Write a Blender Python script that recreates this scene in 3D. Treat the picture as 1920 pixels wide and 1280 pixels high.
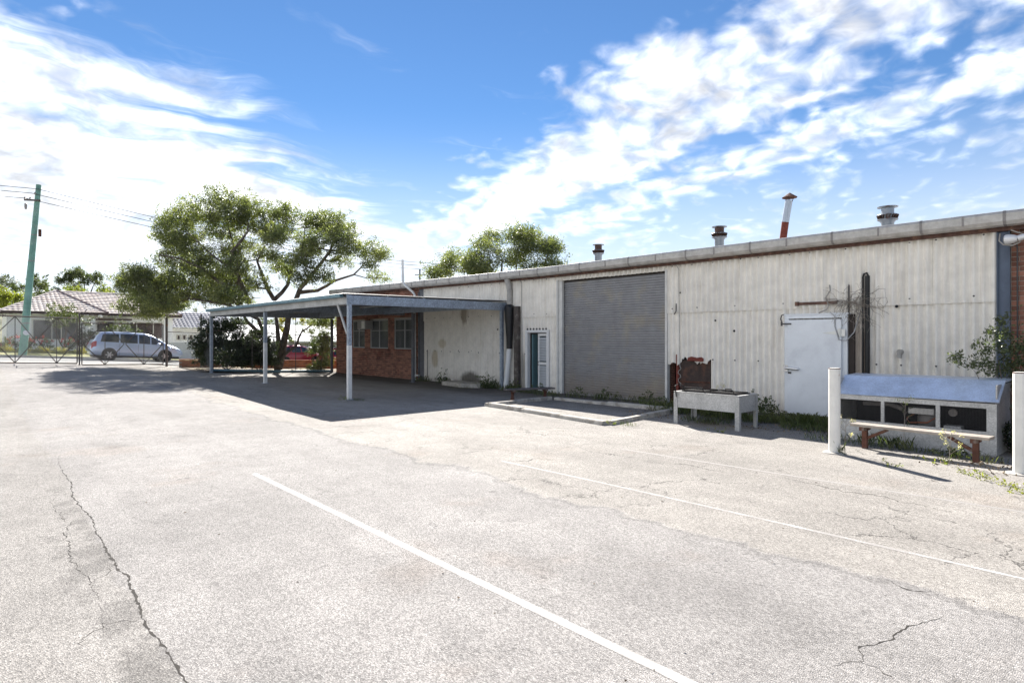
import bpy, bmesh, math, random
import numpy as np
from mathutils import Vector, Matrix
R = math.radians
random.seed(7); rng = np.random.default_rng(7)
S = bpy.context.scene; COL = S.collection
for o in list(bpy.data.objects): bpy.data.objects.remove(o)

# ---------------------------------------------------------------- camera
cam = bpy.data.cameras.new('camera'); camo = bpy.data.objects.new('camera', cam); COL.objects.link(camo)
camo.location = (0, 0, 1.75)
VIEW = math.atan(1010/1150)                       # the shed wall runs along X, the lens looks across it
camo.rotation_euler = (R(90), 0, R(90) - VIEW)
cam.sensor_width = 36; cam.lens = 36*1150/1920; cam.shift_y = -8/1920
cam.clip_start = .05; cam.clip_end = 3000
S.camera = camo

# ---------------------------------------------------------------- light
SUN_TO = Vector((-1.27, .72, 1.0)).normalized()   # towards the sun, from the bollard's and the shed's shadows
EL = math.asin(SUN_TO.z); AZ = math.atan2(SUN_TO.x, SUN_TO.y)
sl = bpy.data.lights.new('sun', 'SUN'); so = bpy.data.objects.new('sun', sl); COL.objects.link(so)
sl.energy = 2.7; sl.angle = R(.55); sl.color = (1, .955, .89)
so.rotation_euler = (-SUN_TO).to_track_quat('-Z', 'Y').to_euler(); so.location = (-20, 10, 30)
S.view_settings.view_transform = 'Standard'; S.view_settings.look = 'None'
S.view_settings.exposure = 2.4; S.view_settings.gamma = 1
S.view_settings.use_curve_mapping = False
S.cycles.max_bounces = 6; S.cycles.diffuse_bounces = 3; S.cycles.transparent_max_bounces = 16

W = bpy.data.worlds.new('World'); S.world = W; W.use_nodes = True
wt = W.node_tree; wt.nodes.clear()
class NT:
    def __init__(s, t, dim='3D'): s.t = t; s.dim = dim
    def n(s, kind, **kw):
        nd = s.t.nodes.new(kind)
        for k, v in kw.items(): setattr(nd, k, v)
        return nd
    def l(s, a, b): s.t.links.new(a, b)
    def put(s, sock, v):
        if hasattr(v, 'links') or isinstance(v, bpy.types.NodeSocket): s.l(v, sock)
        else: sock.default_value = v
    def m(s, op, a, b=0.0, c=None, clamp=False):
        nd = s.n('ShaderNodeMath', operation=op, use_clamp=clamp)
        s.put(nd.inputs[0], a); s.put(nd.inputs[1], b)
        if c is not None: s.put(nd.inputs[2], c)
        return nd.outputs[0]
    def mix(s, f, a, b, mode='MIX'):
        nd = s.n('ShaderNodeMix', data_type='RGBA', blend_type=mode)
        s.put(nd.inputs[0], f)
        for i, v in ((6, a), (7, b)):
            if isinstance(v, tuple) and len(v) == 3: v = v + (1,)
            s.put(nd.inputs[i], v)
        return nd.outputs[2]
    def noise(s, vec, scale, detail=4, rough=.55, dist=0, out=0):
        nd = s.n('ShaderNodeTexNoise', noise_dimensions=s.dim)
        if vec is not None: s.l(vec, nd.inputs['Vector'])
        nd.inputs['Scale'].default_value = scale; nd.inputs['Detail'].default_value = detail
        nd.inputs['Roughness'].default_value = rough; nd.inputs['Distortion'].default_value = dist
        return nd.outputs[out]
    def step(s, v, a, b, o0=0.0, o1=1.0):
        nd = s.n('ShaderNodeMapRange', interpolation_type='SMOOTHSTEP')
        s.put(nd.inputs[0], v)
        for i, x in ((1, a), (2, b), (3, o0), (4, o1)): nd.inputs[i].default_value = x
        return nd.outputs[0]
w = NT(wt, '2D')
sky = w.n('ShaderNodeTexSky', sky_type='NISHITA', sun_disc=False)
sky.sun_elevation = EL; sky.sun_rotation = AZ; sky.altitude = 20; sky.air_density = 1.0; sky.dust_density = .0; sky.ozone_density = 3.0
tc = w.n('ShaderNodeTexCoord'); sp = w.n('ShaderNodeSeparateXYZ'); w.l(tc.outputs['Generated'], sp.inputs[0])
zc = w.m('MAXIMUM', sp.outputs[2], .035)
qx = w.m('DIVIDE', sp.outputs[0], zc); qy = w.m('DIVIDE', sp.outputs[1], zc)     # the flat cloud layer, seen from below
cq = w.n('ShaderNodeCombineXYZ'); w.l(qx, cq.inputs[0]); w.l(qy, cq.inputs[1])
warp = w.n('ShaderNodeVectorMath', operation='MULTIPLY_ADD')
w.l(w.noise(cq.outputs[0], 1.3, 3, out=1), warp.inputs[0]); warp.inputs[1].default_value = (.7, .7, 0); w.l(cq.outputs[0], warp.inputs[2])
Q = warp.outputs[0]
# a sheet of high cloud (towards the sun side) and a field of small puffs drifting over the shed
la = w.m('ADD', w.m('MULTIPLY', qx, -.756), w.m('MULTIPLY', qy, -.654))
st = w.n('ShaderNodeMapping'); st.inputs['Scale'].default_value = (1.6, .5, 1); st.inputs['Rotation'].default_value = (0, 0, R(-18)); w.l(Q, st.inputs[0])
na = w.noise(st.outputs[0], 1.5, 6, .58)
da = w.m('ADD', w.m('MULTIPLY', w.step(la, 1.05, 2.3), .90), w.m('MULTIPLY', w.m('SUBTRACT', na, .5), 1.9))
ca = w.step(da, .22, 1.20)
lb = w.m('ADD', w.m('MULTIPLY', qx, .334), w.m('MULTIPLY', qy, .943))
lbw = w.m('ADD', lb, w.m('MULTIPLY', w.m('SUBTRACT', w.noise(cq.outputs[0], 1.6, 4), .5), .7))
band = w.m('MAXIMUM', w.m('MULTIPLY', w.step(lbw, .95, 1.5), w.step(lbw, 1.95, 2.25, 1, .25)), w.m('MULTIPLY', w.m('MULTIPLY', w.step(lbw, 2.1, 2.45), w.step(lbw, 2.5, 3.2, 1, 0)), .85))
band = w.m('MAXIMUM', band, w.m('MULTIPLY', w.step(lb, -4.5, -3.6), w.step(lb, -1.2, -.3, 1, 0)))   # unseen band of puffs added overhead and behind, to brighten the shaded wall
zs_ = w.m('ADD', w.m('MAXIMUM', sp.outputs[2], 0.0), .30)
c2_ = w.n('ShaderNodeCombineXYZ'); w.l(w.m('DIVIDE', sp.outputs[0], zs_), c2_.inputs[0]); w.l(w.m('DIVIDE', sp.outputs[1], zs_), c2_.inputs[1])
wp2 = w.n('ShaderNodeVectorMath', operation='MULTIPLY_ADD'); w.l(w.noise(c2_.outputs[0], 5, 2, out=1), wp2.inputs[0]); wp2.inputs[1].default_value = (.10, .10, 0); w.l(c2_.outputs[0], wp2.inputs[2])
Q2 = wp2.outputs[0]
vp = w.n('ShaderNodeTexVoronoi', feature='SMOOTH_F1', voronoi_dimensions='2D'); w.l(Q2, vp.inputs['Vector']); vp.inputs['Scale'].default_value = 17; vp.inputs['Smoothness'].default_value = .5
nb = w.m('ADD', w.m('MULTIPLY', w.noise(Q2, 22, 4, .5), .55), w.m('MULTIPLY', w.m('SUBTRACT', 1.0, vp.outputs['Distance']), .45)); nb2 = w.noise(Q2, 3.2, 4, .5)
db = w.m('ADD', w.m('MULTIPLY', band, .78), w.m('ADD', w.m('MULTIPLY', w.m('SUBTRACT', nb, .54), 1.15), w.m('MULTIPLY', w.m('SUBTRACT', nb2, .5), 1.1)))
cb = w.m('MULTIPLY', w.step(db, .12, 1.12), w.step(band, .0, .12))
hz = w.step(sp.outputs[2], .0, .36, 1.0, 0.0)
hz = w.m('POWER', hz, 1.15)
cl = w.m('MAXIMUM', w.m('MULTIPLY', ca, .95), w.m('MULTIPLY', cb, .9))
hzf = w.m('MULTIPLY', hz, .93)
skyc = w.mix(1.0, sky.outputs[0], (.195, .262, .322), 'MULTIPLY')
shade = w.m('MULTIPLY', w.step(w.noise(Q2, 9.0, 4, .55), .25, .75, .42, .95), w.step(w.noise(Q2, 2.0, 3), .3, .7, .75, 1.1))
cc = w.n('ShaderNodeVectorMath', operation='SCALE'); cc.inputs[0].default_value = (6.2, 6.3, 6.5); w.l(shade, cc.inputs['Scale'])
bgc = w.mix(hzf, skyc, (2.65, 2.78, 2.95))
bgc = w.mix(w.m('MULTIPLY', cl, w.step(sp.outputs[2], .02, .20)), bgc, cc.outputs[0])
bg = w.n('ShaderNodeBackground'); w.l(bgc, bg.inputs[0]); bg.inputs[1].default_value = .075
wo = w.n('ShaderNodeOutputWorld'); w.l(bg.outputs[0], wo.inputs[0])

# ---------------------------------------------------------------- materials
MATS = {}
def mat(name, col, rough=.8, metal=0.0, var=.25, vscale=3.0, bump=0.0, bscale=80.0, spec=.35, col2=None, c2scale=2.0, c2=(.5, .65), island=0.0, objrand=0.0):
    if name in MATS: return MATS[name]
    m = bpy.data.materials.new(name); m.use_nodes = True; t = NT(m.node_tree)
    b = m.node_tree.nodes['Principled BSDF']
    tc = t.n('ShaderNodeTexCoord'); v = tc.outputs['Object']
    c = t.n('ShaderNodeRGB').outputs[0]; c.default_value = (*col, 1)
    if col2:
        f = t.step(t.noise(v, c2scale, 6, .62), c2[0], c2[1]); c = t.mix(f, c, col2)
    f = t.step(t.noise(v, vscale, 6, .65), .25, .75, 1-var, 1+var)
    if island: f = t.m('MULTIPLY', f, t.step(t.n('ShaderNodeNewGeometry').outputs['Random Per Island'], 0, 1, 1-island, 1+island))
    if objrand: f = t.m('MULTIPLY', f, t.step(t.n('ShaderNodeObjectInfo').outputs['Random'], 0, 1, 1-objrand, 1+objrand))
    vm = t.n('ShaderNodeVectorMath', operation='SCALE'); t.l(c, vm.inputs[0]); t.l(f, vm.inputs['Scale'])
    t.l(vm.outputs[0], b.inputs['Base Color'])
    b.inputs['Roughness'].default_value = rough; b.inputs['Metallic'].default_value = metal
    b.inputs['Specular IOR Level'].default_value = spec
    if bump:
        bn = t.n('ShaderNodeBump'); bn.inputs['Strength'].default_value = bump; bn.inputs['Distance'].default_value = .02
        t.l(t.noise(v, bscale, 5, .6), bn.inputs['Height']); t.l(bn.outputs[0], b.inputs['Normal'])
    m['nt'] = 1; MATS[name] = m
    return m
def leafmat(name, col, col2, trans=.35):
    if name in MATS: return MATS[name]
    m = bpy.data.materials.new(name); m.use_nodes = True; t = NT(m.node_tree)
    b = m.node_tree.nodes['Principled BSDF']; out = m.node_tree.nodes['Material Output']
    tc = t.n('ShaderNodeTexCoord'); g = t.n('ShaderNodeNewGeometry')
    c = t.mix(t.step(t.noise(tc.outputs['Object'], .9, 3), .35, .65), col, col2)
    vm = t.n('ShaderNodeVectorMath', operation='SCALE'); t.l(c, vm.inputs[0])
    t.l(t.step(g.outputs['Random Per Island'], 0, 1, .6, 1.4), vm.inputs['Scale'])
    t.l(vm.outputs[0], b.inputs['Base Color']); b.inputs['Roughness'].default_value = .45; b.inputs['Specular IOR Level'].default_value = .5
    tr = t.n('ShaderNodeBsdfTranslucent'); t.l(t.mix(1.0, vm.outputs[0], (1.5, 1.7, .6), 'MULTIPLY'), tr.inputs[0])
    mx = t.n('ShaderNodeMixShader'); mx.inputs[0].default_value = trans
    t.l(b.outputs[0], mx.inputs[1]); t.l(tr.outputs[0], mx.inputs[2]); t.l(mx.outputs[0], out.inputs[0])
    MATS[name] = m
    return m

# ---------------------------------------------------------------- mesh helpers
ORG = {}
class MB:
    def __init__(s): s.v = []; s.f = []
    def add(s, vs, fs):
        b = len(s.v); s.v += [tuple(p) for p in vs]; s.f += [tuple(i + b for i in f) for f in fs]
    def box(s, x0, x1, y0, y1, z0, z1):
        s.add([(x0,y0,z0),(x1,y0,z0),(x1,y1,z0),(x0,y1,z0),(x0,y0,z1),(x1,y0,z1),(x1,y1,z1),(x0,y1,z1)],
              [(0,3,2,1),(4,5,6,7),(0,1,5,4),(1,2,6,5),(2,3,7,6),(3,0,4,7)]); return s
    def quad(s, *p): s.add(p, [tuple(range(len(p)))]); return s
    def prism(s, poly, d):
        d = Vector(d); n = len(poly); a = [Vector(p) for p in poly]
        s.add(a + [p + d for p in a], [tuple(range(n))[::-1], tuple(range(n, 2*n))] + [(i, (i+1) % n, (i+1) % n + n, i + n) for i in range(n)]); return s
    def bar(s, a, b, w, h, up=(0,0,1)):
        a = Vector(a); b = Vector(b); d = (b-a).normalized(); u = Vector(up)
        if abs(d.dot(u)) > .95: u = Vector((0,1,0)) if abs(d.y) < .9 else Vector((1,0,0))
        x = d.cross(u).normalized()*w/2; y = x.cross(d).normalized()*h/2
        p = [a-x-y, a+x-y, a+x+y, a-x+y, b-x-y, b+x-y, b+x+y, b-x+y]
        s.add(p, [(0,1,2,3),(7,6,5,4),(0,4,5,1),(1,5,6,2),(2,6,7,3),(3,7,4,0)]); return s
    def tube(s, pts, r, n=8, cap=True):
        pts = [Vector(p) for p in pts]; k = len(pts)
        rs = list(r) if hasattr(r, '__len__') else [r]*k
        d = (pts[1]-pts[0]).normalized(); u = Vector((0,0,1)) if abs(d.z) < .9 else Vector((1,0,0))
        x = d.cross(u).normalized(); vs = []
        for i, p in enumerate(pts):
            d = (pts[min(i+1,k-1)] - pts[max(i-1,0)]).normalized()
            x = (x - d*x.dot(d)).normalized(); y = d.cross(x)
            for j in range(n):
                a = 2*math.pi*j/n; vs.append(p + (x*math.cos(a) + y*math.sin(a))*rs[i])
        fs = [(i*n+j, i*n+(j+1) % n, (i+1)*n+(j+1) % n, (i+1)*n+j) for i in range(k-1) for j in range(n)]
        if cap: fs += [tuple(range(n))[::-1], tuple((k-1)*n+j for j in range(n))]
        s.add(vs, fs); return s
    def lathe(s, c, prof, n=20, axis='z', cap=True):
        vs = []; c = Vector(c)
        for r_, h in prof:
            for j in range(n):
                a = 2*math.pi*j/n; p = (r_*math.cos(a), r_*math.sin(a), h)
                if axis == 'x': p = (p[2], p[0], p[1])
                if axis == 'y': p = (p[1], p[2], p[0])
                vs.append(c + Vector(p))
        k = len(prof); fs = [(i*n+j, i*n+(j+1) % n, (i+1)*n+(j+1) % n, (i+1)*n+j) for i in range(k-1) for j in range(n)]
        if cap: fs += [tuple(range(n))[::-1], tuple((k-1)*n+j for j in range(n))]
        s.add(vs, fs); return s
    def grid(s, xs, ys, fn):
        n = len(ys); s.add([fn(x, y) for x in xs for y in ys], [(i*n+j, (i+1)*n+j, (i+1)*n+j+1, i*n+j+1) for i in range(len(xs)-1) for j in range(n-1)]); return s
    def build(s, name, m, parent=None, smooth=False, bevel=0, local=False, auto=None):
        v = np.array(s.v, float)
        org = np.zeros(3) if local else np.array([(v[:,0].min()+v[:,0].max())/2, (v[:,1].min()+v[:,1].max())/2, v[:,2].min()])
        me = bpy.data.meshes.new(name); me.from_pydata((v - org).tolist(), [], s.f)
        if bevel or auto:
            bm = bmesh.new(); bm.from_mesh(me)
            if bevel: bmesh.ops.bevel(bm, geom=[e for e in bm.edges if len(e.link_faces) == 2 and e.calc_face_angle(0) > .6], offset=bevel, segments=2, affect='EDGES', profile=.6)
            bmesh.ops.recalc_face_normals(bm, faces=bm.faces); bm.to_mesh(me); bm.free()
        me.materials.append(m if not isinstance(m, str) else MATS[m])
        if smooth:
            me.polygons.foreach_set('use_smooth', [True]*len(me.polygons)); me.set_sharp_from_angle(angle=R(42))
        me.update()
        o = bpy.data.objects.new(name, me); COL.objects.link(o)
        base = Vector((0,0,0)) if local else (ORG[parent.name] if parent else Vector((0,0,0)))
        o.location = Vector(org) - base
        if parent: o.parent = parent
        ORG[o.name] = Vector(org)
        return o
def tag(o, label=None, cat=None, group=None, kind=None):
    if label: o['label'] = label
    if cat: o['category'] = cat
    if group: o['group'] = group
    if kind: o['kind'] = kind
    return o
def thing(name, label, cat, loc, group=None, rz=0):
    o = bpy.data.objects.new(name, None); COL.objects.link(o); o.location = loc; o.rotation_euler = (0,0,rz)
    o.empty_display_size = .3; ORG[o.name] = Vector(loc)
    return tag(o, label, cat, group)
def struct(o): o['kind'] = 'structure'; return o
def stuff(o): o['kind'] = 'stuff'; return o
def put(me, name, parent, loc, rot=None):
    o = bpy.data.objects.new(name, me); COL.objects.link(o); o.parent = parent
    o.location = Vector(loc) - ORG[parent.name]
    if rot: o.rotation_euler = rot
    return o
def B(x0, x1, y0, y1, z0, z1): return MB().box(x0, x1, y0, y1, z0, z1)
def np_mesh(name, verts, nper, m, parent=None, org=(0,0,0)):
    """many loose n-gons (leaves, blades) as one mesh"""
    n = len(verts); me = bpy.data.meshes.new(name)
    me.vertices.add(n); me.vertices.foreach_set('co', (verts - np.array(org)).astype(np.float32).ravel())
    k = n//nper; me.loops.add(n); me.loops.foreach_set('vertex_index', np.arange(n, dtype=np.int32))
    me.polygons.add(k); me.polygons.foreach_set('loop_start', np.arange(0, n, nper, dtype=np.int32))
    me.update(calc_edges=True); me.validate()
    me.materials.append(m); o = bpy.data.objects.new(name, me); COL.objects.link(o)
    base = ORG[parent.name] if parent else Vector((0,0,0))
    o.location = Vector(org) - base; ORG[o.name] = Vector(org)
    if parent: o.parent = parent
    return o
def leaves(cent, size, aspect=.38, droop=.2, spread=.6):
    """rhombic leaves at the given centres, random attitude"""
    n = len(cent); d = rng.normal(size=(n,3)); d[:,2] -= droop; d /= np.linalg.norm(d, axis=1)[:,None]
    q = rng.normal(size=(n,3)); s_ = np.cross(d, q); s_ /= np.linalg.norm(s_, axis=1)[:,None]
    L = size*(1 + spread*(rng.random(n)-.5))[:,None]
    a = cent - d*L/2; b = cent + s_*L*aspect/2; c = cent + d*L/2; e = cent - s_*L*aspect/2
    return np.stack([a,b,c,e], 1).reshape(-1,3)
def ell(c, r, n, shell=.45, sub=26, subr=.16):
    """points in a lumpy ellipsoid, gathered in sprays"""
    k = max(3, n//sub); d = rng.normal(size=(k,3)); d /= np.linalg.norm(d, axis=1)[:,None]
    rad = shell + (1-shell)*rng.random(k)**.5; d[:,2] = np.where(d[:,2] < -.35, d[:,2]*.5, d[:,2])
    pc = np.array(c) + d*rad[:,None]*np.array(r)*(1+.25*rng.normal(size=k))[:,None]
    out = (pc - np.array(c))/np.array(r) + rng.normal(size=(k,3))*.6 + np.array([0,0,.45]); out /= np.linalg.norm(out, axis=1)[:,None]
    ln = subr*rng.uniform(1.2, 3.2, k); idx = rng.integers(0, k, n); tt = rng.random(n)**.8 - .25
    return pc[idx] + out[idx]*(ln[idx]*tt)[:,None] + rng.normal(size=(n,3))*subr*(.22+.45*(1-np.abs(tt)))[:,None]

# ---------------------------------------------------------------- the lie of the land
def clamp(v, a=0.0, b=1.0): return max(a, min(b, v))
def street(y): return .30 + .05*(7-y) if y < 7 else .30 - .07*(min(y,40)-7)
def gz(x, y):
    L = .30 + .05*(7-max(y,-6)) if y < 7 else max(.30 - .05*(y-7), -.08)
    r = clamp((-15-x)/20)
    yard = r*L + .012*math.sin(x*.55+1)*math.cos(y*.62)*clamp((13-y)/3)
    t = clamp((-34.5-x)/2.5)
    return yard*(1-t) + street(max(y,-30))*t
def gs(x, y):
    """height of the yard sheet itself, whose grid is half a metre"""
    i, j = math.floor(x*2)/2, math.floor(y*2)/2; u, v = (x-i)*2, (y-j)*2
    return (gz(i,j)*(1-u)+gz(i+.5,j)*u)*(1-v) + (gz(i,j+.5)*(1-u)+gz(i+.5,j+.5)*u)*v

# ================================================================ SETTING: ground
def asphalt():
    m = bpy.data.materials.new('asphalt'); m.use_nodes = True; t = NT(m.node_tree, '2D'); b = m.node_tree.nodes['Principled BSDF']
    P = t.n('ShaderNodeNewGeometry').outputs['Position']; s = t.n('ShaderNodeSeparateXYZ'); t.l(P, s.inputs[0])
    wob = t.m('MULTIPLY', t.m('SUBTRACT', t.noise(P, .9, 6, .65), .5), 1.1)
    yy = t.m('ADD', s.outputs[1], wob)
    old = t.step(yy, 4.80, 4.92)                                   # the older, paler surfacing begins here
    left = t.step(t.m('ADD', s.outputs[1], t.m('MULTIPLY', wob, .25)), .80, .86, 1, 0)
    c = t.mix(old, (.292, .276, .262), (.314, .292, .265))
    c = t.mix(t.m('MULTIPLY', left, .6), c, (.278, .260, .238))
    mpx = t.n('ShaderNodeMapping'); mpx.inputs['Scale'].default_value = (.35, 2.4, 1); t.l(P, mpx.inputs[0])
    big = t.m('MULTIPLY', t.step(t.noise(P, .35, 5, .6), .3, .7, .90, 1.07), t.step(t.noise(mpx.outputs[0], .8, 5, .6), .3, .7, .94, 1.05))
    # the crumbled strip beside the long joint, and the lip of the newer surfacing
    strip = t.m('MULTIPLY', t.step(yy, .52, .66), t.step(s.outputs[1], .80, .84, 1, 0))
    strip = t.m('MULTIPLY', t.m('MULTIPLY', strip, t.step(s.outputs[0], -9.6, -8.0)), t.step(t.noise(P, 2.5, 5, .7), .35, .6))
    big = t.m('MULTIPLY', big, t.step(strip, 0, 1, 1, .72))
    lip = t.m('MULTIPLY', t.step(yy, 4.70, 4.80), t.step(yy, 4.80, 4.86, 1, 0)); big = t.m('MULTIPLY', big, t.step(lip, 0, 1, 1, .78))
    mid = t.step(t.noise(P, 2.2, 7, .7), .28, .72, .91, 1.07)
    f = t.m('MULTIPLY', big, mid)
    vo = t.n('ShaderNodeTexVoronoi', voronoi_dimensions='2D'); vo.inputs['Scale'].default_value = 115; t.l(P, vo.inputs['Vector'])
    sep = t.n('ShaderNodeSeparateColor'); t.l(vo.outputs['Color'], sep.inputs[0])
    f = t.m('MULTIPLY', f, t.step(sep.outputs[0], 0, 1, .64, 1.32))
    f = t.m('MULTIPLY', f, t.step(t.noise(P, 130, 3, .7), .3, .7, .68, 1.27))
    holes = t.step(t.noise(P, 30, 5, .7), .28, .34, .30, 1.0)
    f = t.m('MULTIPLY', f, holes)
    soil = t.step(t.m('ADD', s.outputs[1], t.m('MULTIPLY', wob, 1.2)), 11.0, 12.6)
    c = t.mix(t.m('MULTIPLY', soil, .75), c, (.10, .088, .075))
    # oil drips and damp marks
    oil = t.step(t.noise(P, .8, 5, .7), .62, .74, 1.0, .86); f = t.m('MULTIPLY', f, oil)
    f = t.m('MULTIPLY', f, t.step(t.noise(P, 3.3, 4, .6), .70, .76, 1.0, .72)); f = t.m('MULTIPLY', f, t.step(t.noise(P, 9, 3, .6), .72, .78, 1.0, .70))
    rust = t.step(t.noise(P, .42, 4, .6), .6, .72); c = t.mix(t.m('MULTIPLY', rust, .2), c, (.27, .20, .15))
    # craze cracks in the old part
    cv = t.n('ShaderNodeTexVoronoi', feature='DISTANCE_TO_EDGE', voronoi_dimensions='2D'); cv.inputs['Scale'].default_value = 1.1
    wv = t.n('ShaderNodeVectorMath', operation='MULTIPLY_ADD'); t.l(t.noise(P, 3.0, 5, .65, out=1), wv.inputs[0]); wv.inputs[1].default_value = (.55,.55,0); t.l(P, wv.inputs[2]); t.l(wv.outputs[0], cv.inputs['Vector'])
    cr = t.step(cv.outputs['Distance'], .003, .014, 1, 0)
    cr = t.m('MULTIPLY', cr, t.m('MULTIPLY', t.step(t.noise(P, .55, 4), .5, .6), t.m('MAXIMUM', old, .25)))
    c = t.mix(t.m('MULTIPLY', cr, .75), c, (.03, .027, .025))
    vm = t.n('ShaderNodeVectorMath', operation='SCALE'); t.l(c, vm.inputs[0]); t.l(f, vm.inputs['Scale']); t.l(vm.outputs[0], b.inputs['Base Color'])
    b.inputs['Roughness'].default_value = .9; b.inputs['Specular IOR Level'].default_value = .25
    bn = t.n('ShaderNodeBump'); bn.inputs['Strength'].default_value = .55; bn.inputs['Distance'].default_value = .012
    h = t.m('ADD', t.m('MULTIPLY', vo.outputs['Distance'], .8), t.m('SUBTRACT', t.noise(P, 24, 6, .7), t.m('MULTIPLY', cr, 1.5)))
    t.l(h, bn.inputs['Height']); t.l(bn.outputs[0], b.inputs['Normal'])
    MATS['asphalt'] = m; return m
asphalt()
mat('soil', (.16,.125,.09), .95, var=.4, bump=.5, col2=(.22,.19,.10), c2scale=1.5)
mat('lawn', (.19,.20,.07), .95, var=.35, vscale=2, bump=.6, bscale=40, col2=(.30,.26,.12))
mat('landgrass', (.12,.13,.06), .95, var=.35, vscale=.3)
mat('concrete', (.46,.44,.40), .85, var=.18, bump=.3, bscale=50, col2=(.34,.32,.29), c2scale=3)
mat('kerbconc', (.47,.44,.39), .9, var=.25, vscale=6, bump=.5, bscale=60, col2=(.30,.27,.23), c2scale=4)
mat('road', (.20,.20,.195), .9, var=.15, bump=.4, bscale=120)

def axis(lo, hi, a, b, st):      # fine between a and b, widening out to lo and hi
    v = list(np.arange(a, b+1e-6, st)); s = st; x = a
    L = []
    while x > lo: s *= 1.5; x -= s; L.append(max(x, lo))
    s = st; x = b; Rr = []
    while x < hi: s *= 1.5; x += s; Rr.append(min(x, hi))
    return L[::-1] + v + Rr
def land(x, y):
    d = -.10
    far = clamp((-62-x)/120)
    return (x, y, gz(x, clamp(y,-40,60)) + d + 7.5*far*far*(3-2*far)*clamp((60-y)/40))
g = MB().grid(axis(-1500, 900, -66, 20, 2.0), axis(-1200, 1200, -30, 50, 2.0), land).build('ground', MATS['landgrass'], smooth=True); struct(g)
yd = MB().grid(np.arange(-36.5, 14.01, .5), np.arange(-26, 14.01, .5), lambda x, y: (x, y, gz(x,y))).build('asphalt_yard', MATS['asphalt'], smooth=True); struct(yd)
struct(MB().grid(np.arange(-46.6, -37.9, .725), np.arange(-30, 45, 1.0), lambda x, y: (x, y, street(max(y,-30))+.004)).build('street', MATS['road'], smooth=True))
struct(MB().grid(np.arange(-38.2, -35.3, .5), np.arange(-6, 7.6, .8), lambda x, y: (x, y, gz(x,y)+.012)).build('driveway_apron', MATS['concrete'], smooth=True))
kb = MB()
for y in np.arange(-30, 44, 1.0):
    z0 = street(y); z1 = street(y+1)
    kb.prism([(-46.6,y,z0-.1),(-46.75,y,z0-.1),(-46.75,y,z0+.13),(-46.63,y,z0+.13)], (0,1.0,z1-z0))
struct(kb.build('street_kerb', MATS['concrete']))
def garden(x, y): return street(y) + .13 + .03*clamp((-47.5-x)/5)
def garden_z(x, y): return street(max(y,-30)) + .12 + .045*max(0, -47.5-x)*clamp((12-y)/6)
struct(MB().grid(np.arange(-66, -46.7, 1.0), np.arange(-30, 18, 1.0), lambda x, y: (x, y, garden_z(x,y))).build('front_lawn', MATS['lawn'], smooth=True))
struct(MB().grid(np.arange(-34, -29.2, .4), np.arange(7.6, 18, .4), lambda x, y: (x, y, gz(x,y)+.02+.05*math.sin(x*2.1)*math.sin(y*1.7))).build('garden_bed', MATS['soil'], smooth=True))

# worn white bay lines
def paint():
    m = bpy.data.materials.new('line_paint'); m.use_nodes = True; t = NT(m.node_tree); b = m.node_tree.nodes['Principled BSDF']
    P = t.n('ShaderNodeNewGeometry').outputs['Position']
    n = t.m('ADD', t.m('MULTIPLY', t.noise(P, 60, 5, .75), .6), t.m('MULTIPLY', t.noise(P, 3, 4, .6), .4))
    wear = t.n('ShaderNodeAttribute', attribute_name='wear').outputs['Fac']
    f = t.step(t.m('ADD', n, wear), .47, .60)
    t.l(t.mix(f, (.64, .64, .62), (.28, .262, .245)), b.inputs['Base Color']); b.inputs['Roughness'].default_value = .85
    MATS['line_paint'] = m
paint()
def line(pts, wd, wear0, wear1, name='bay_line'):
    vs = []; we = []; N = 0
    (x0,y0),(x1,y1) = pts; n = int(abs(x1-x0)/.02)
    for i in range(n+1):
        u = i/n; x = x0+(x1-x0)*u; y = y0+(y1-y0)*u
        for j, s_ in enumerate((-1.12, -.62, .62, 1.12)):
            yy = y + s_*wd/2*(1 + (.05*random.gauss(0,1) if abs(s_) > 1 else 0))
            vs.append((x, yy, gs(x,yy)+.0012)); we.append((wear0+(wear1-wear0)*u) + (.22 if abs(s_) > 1 else 0))
    mb = MB(); mb.v = vs; mb.f = [(i*4+j, i*4+j+1, i*4+j+5, i*4+j+4) for i in range(n) for j in range(3)]
    o = mb.build(name, MATS['line_paint']); a = o.data.attributes.new('wear', 'FLOAT', 'POINT'); a.data.foreach_set('value', we)
    return struct(o)
line(((-8.1, 2.71), (1.5, 2.73)), .072, .04, -.06)
line(((-6.6, 5.60), (1.5, 5.80)), .052, .14, .02)
line(((-6.1, 7.64), (1.5, 8.05)), .055, .19, .13)

# cracks: thin broken strips of dark joint with crumbled edges
mat('crack_fill', (.028,.024,.02), .95, var=.4, vscale=20)
def crack(pts, wd, name='asphalt_crack', jit=.035):
    P = [Vector((x,y,0)) for x,y in pts]; Q_ = []
    for a, b in zip(P[:-1], P[1:]):
        n = max(2, int((b-a).length/.03))
        for i in range(n): Q_.append(a.lerp(b, i/n))
    Q_.append(P[-1]); vs = []; off = 0
    for i, p in enumerate(Q_):
        d = (Q_[min(i+1,len(Q_)-1)] - Q_[max(i-1,0)]).normalized(); nrm = Vector((-d.y, d.x, 0))
        off = off*.80 + random.gauss(0, jit*.42); e = min(1, 3*min(i, len(Q_)-1-i)/len(Q_)+.15)
        wv = wd*e*max(.12, random.gauss(1,.55)); c = p + nrm*off
        for s_ in (-.5, .5): q = c + nrm*wv*s_; vs.append((q.x, q.y, gs(q.x,q.y)+.0008))
    mb = MB(); mb.v = vs; mb.f = [(2*i, 2*i+1, 2*i+3, 2*i+2) for i in range(len(Q_)-1)]
    return struct(mb.build(name, MATS['crack_fill']))
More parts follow.
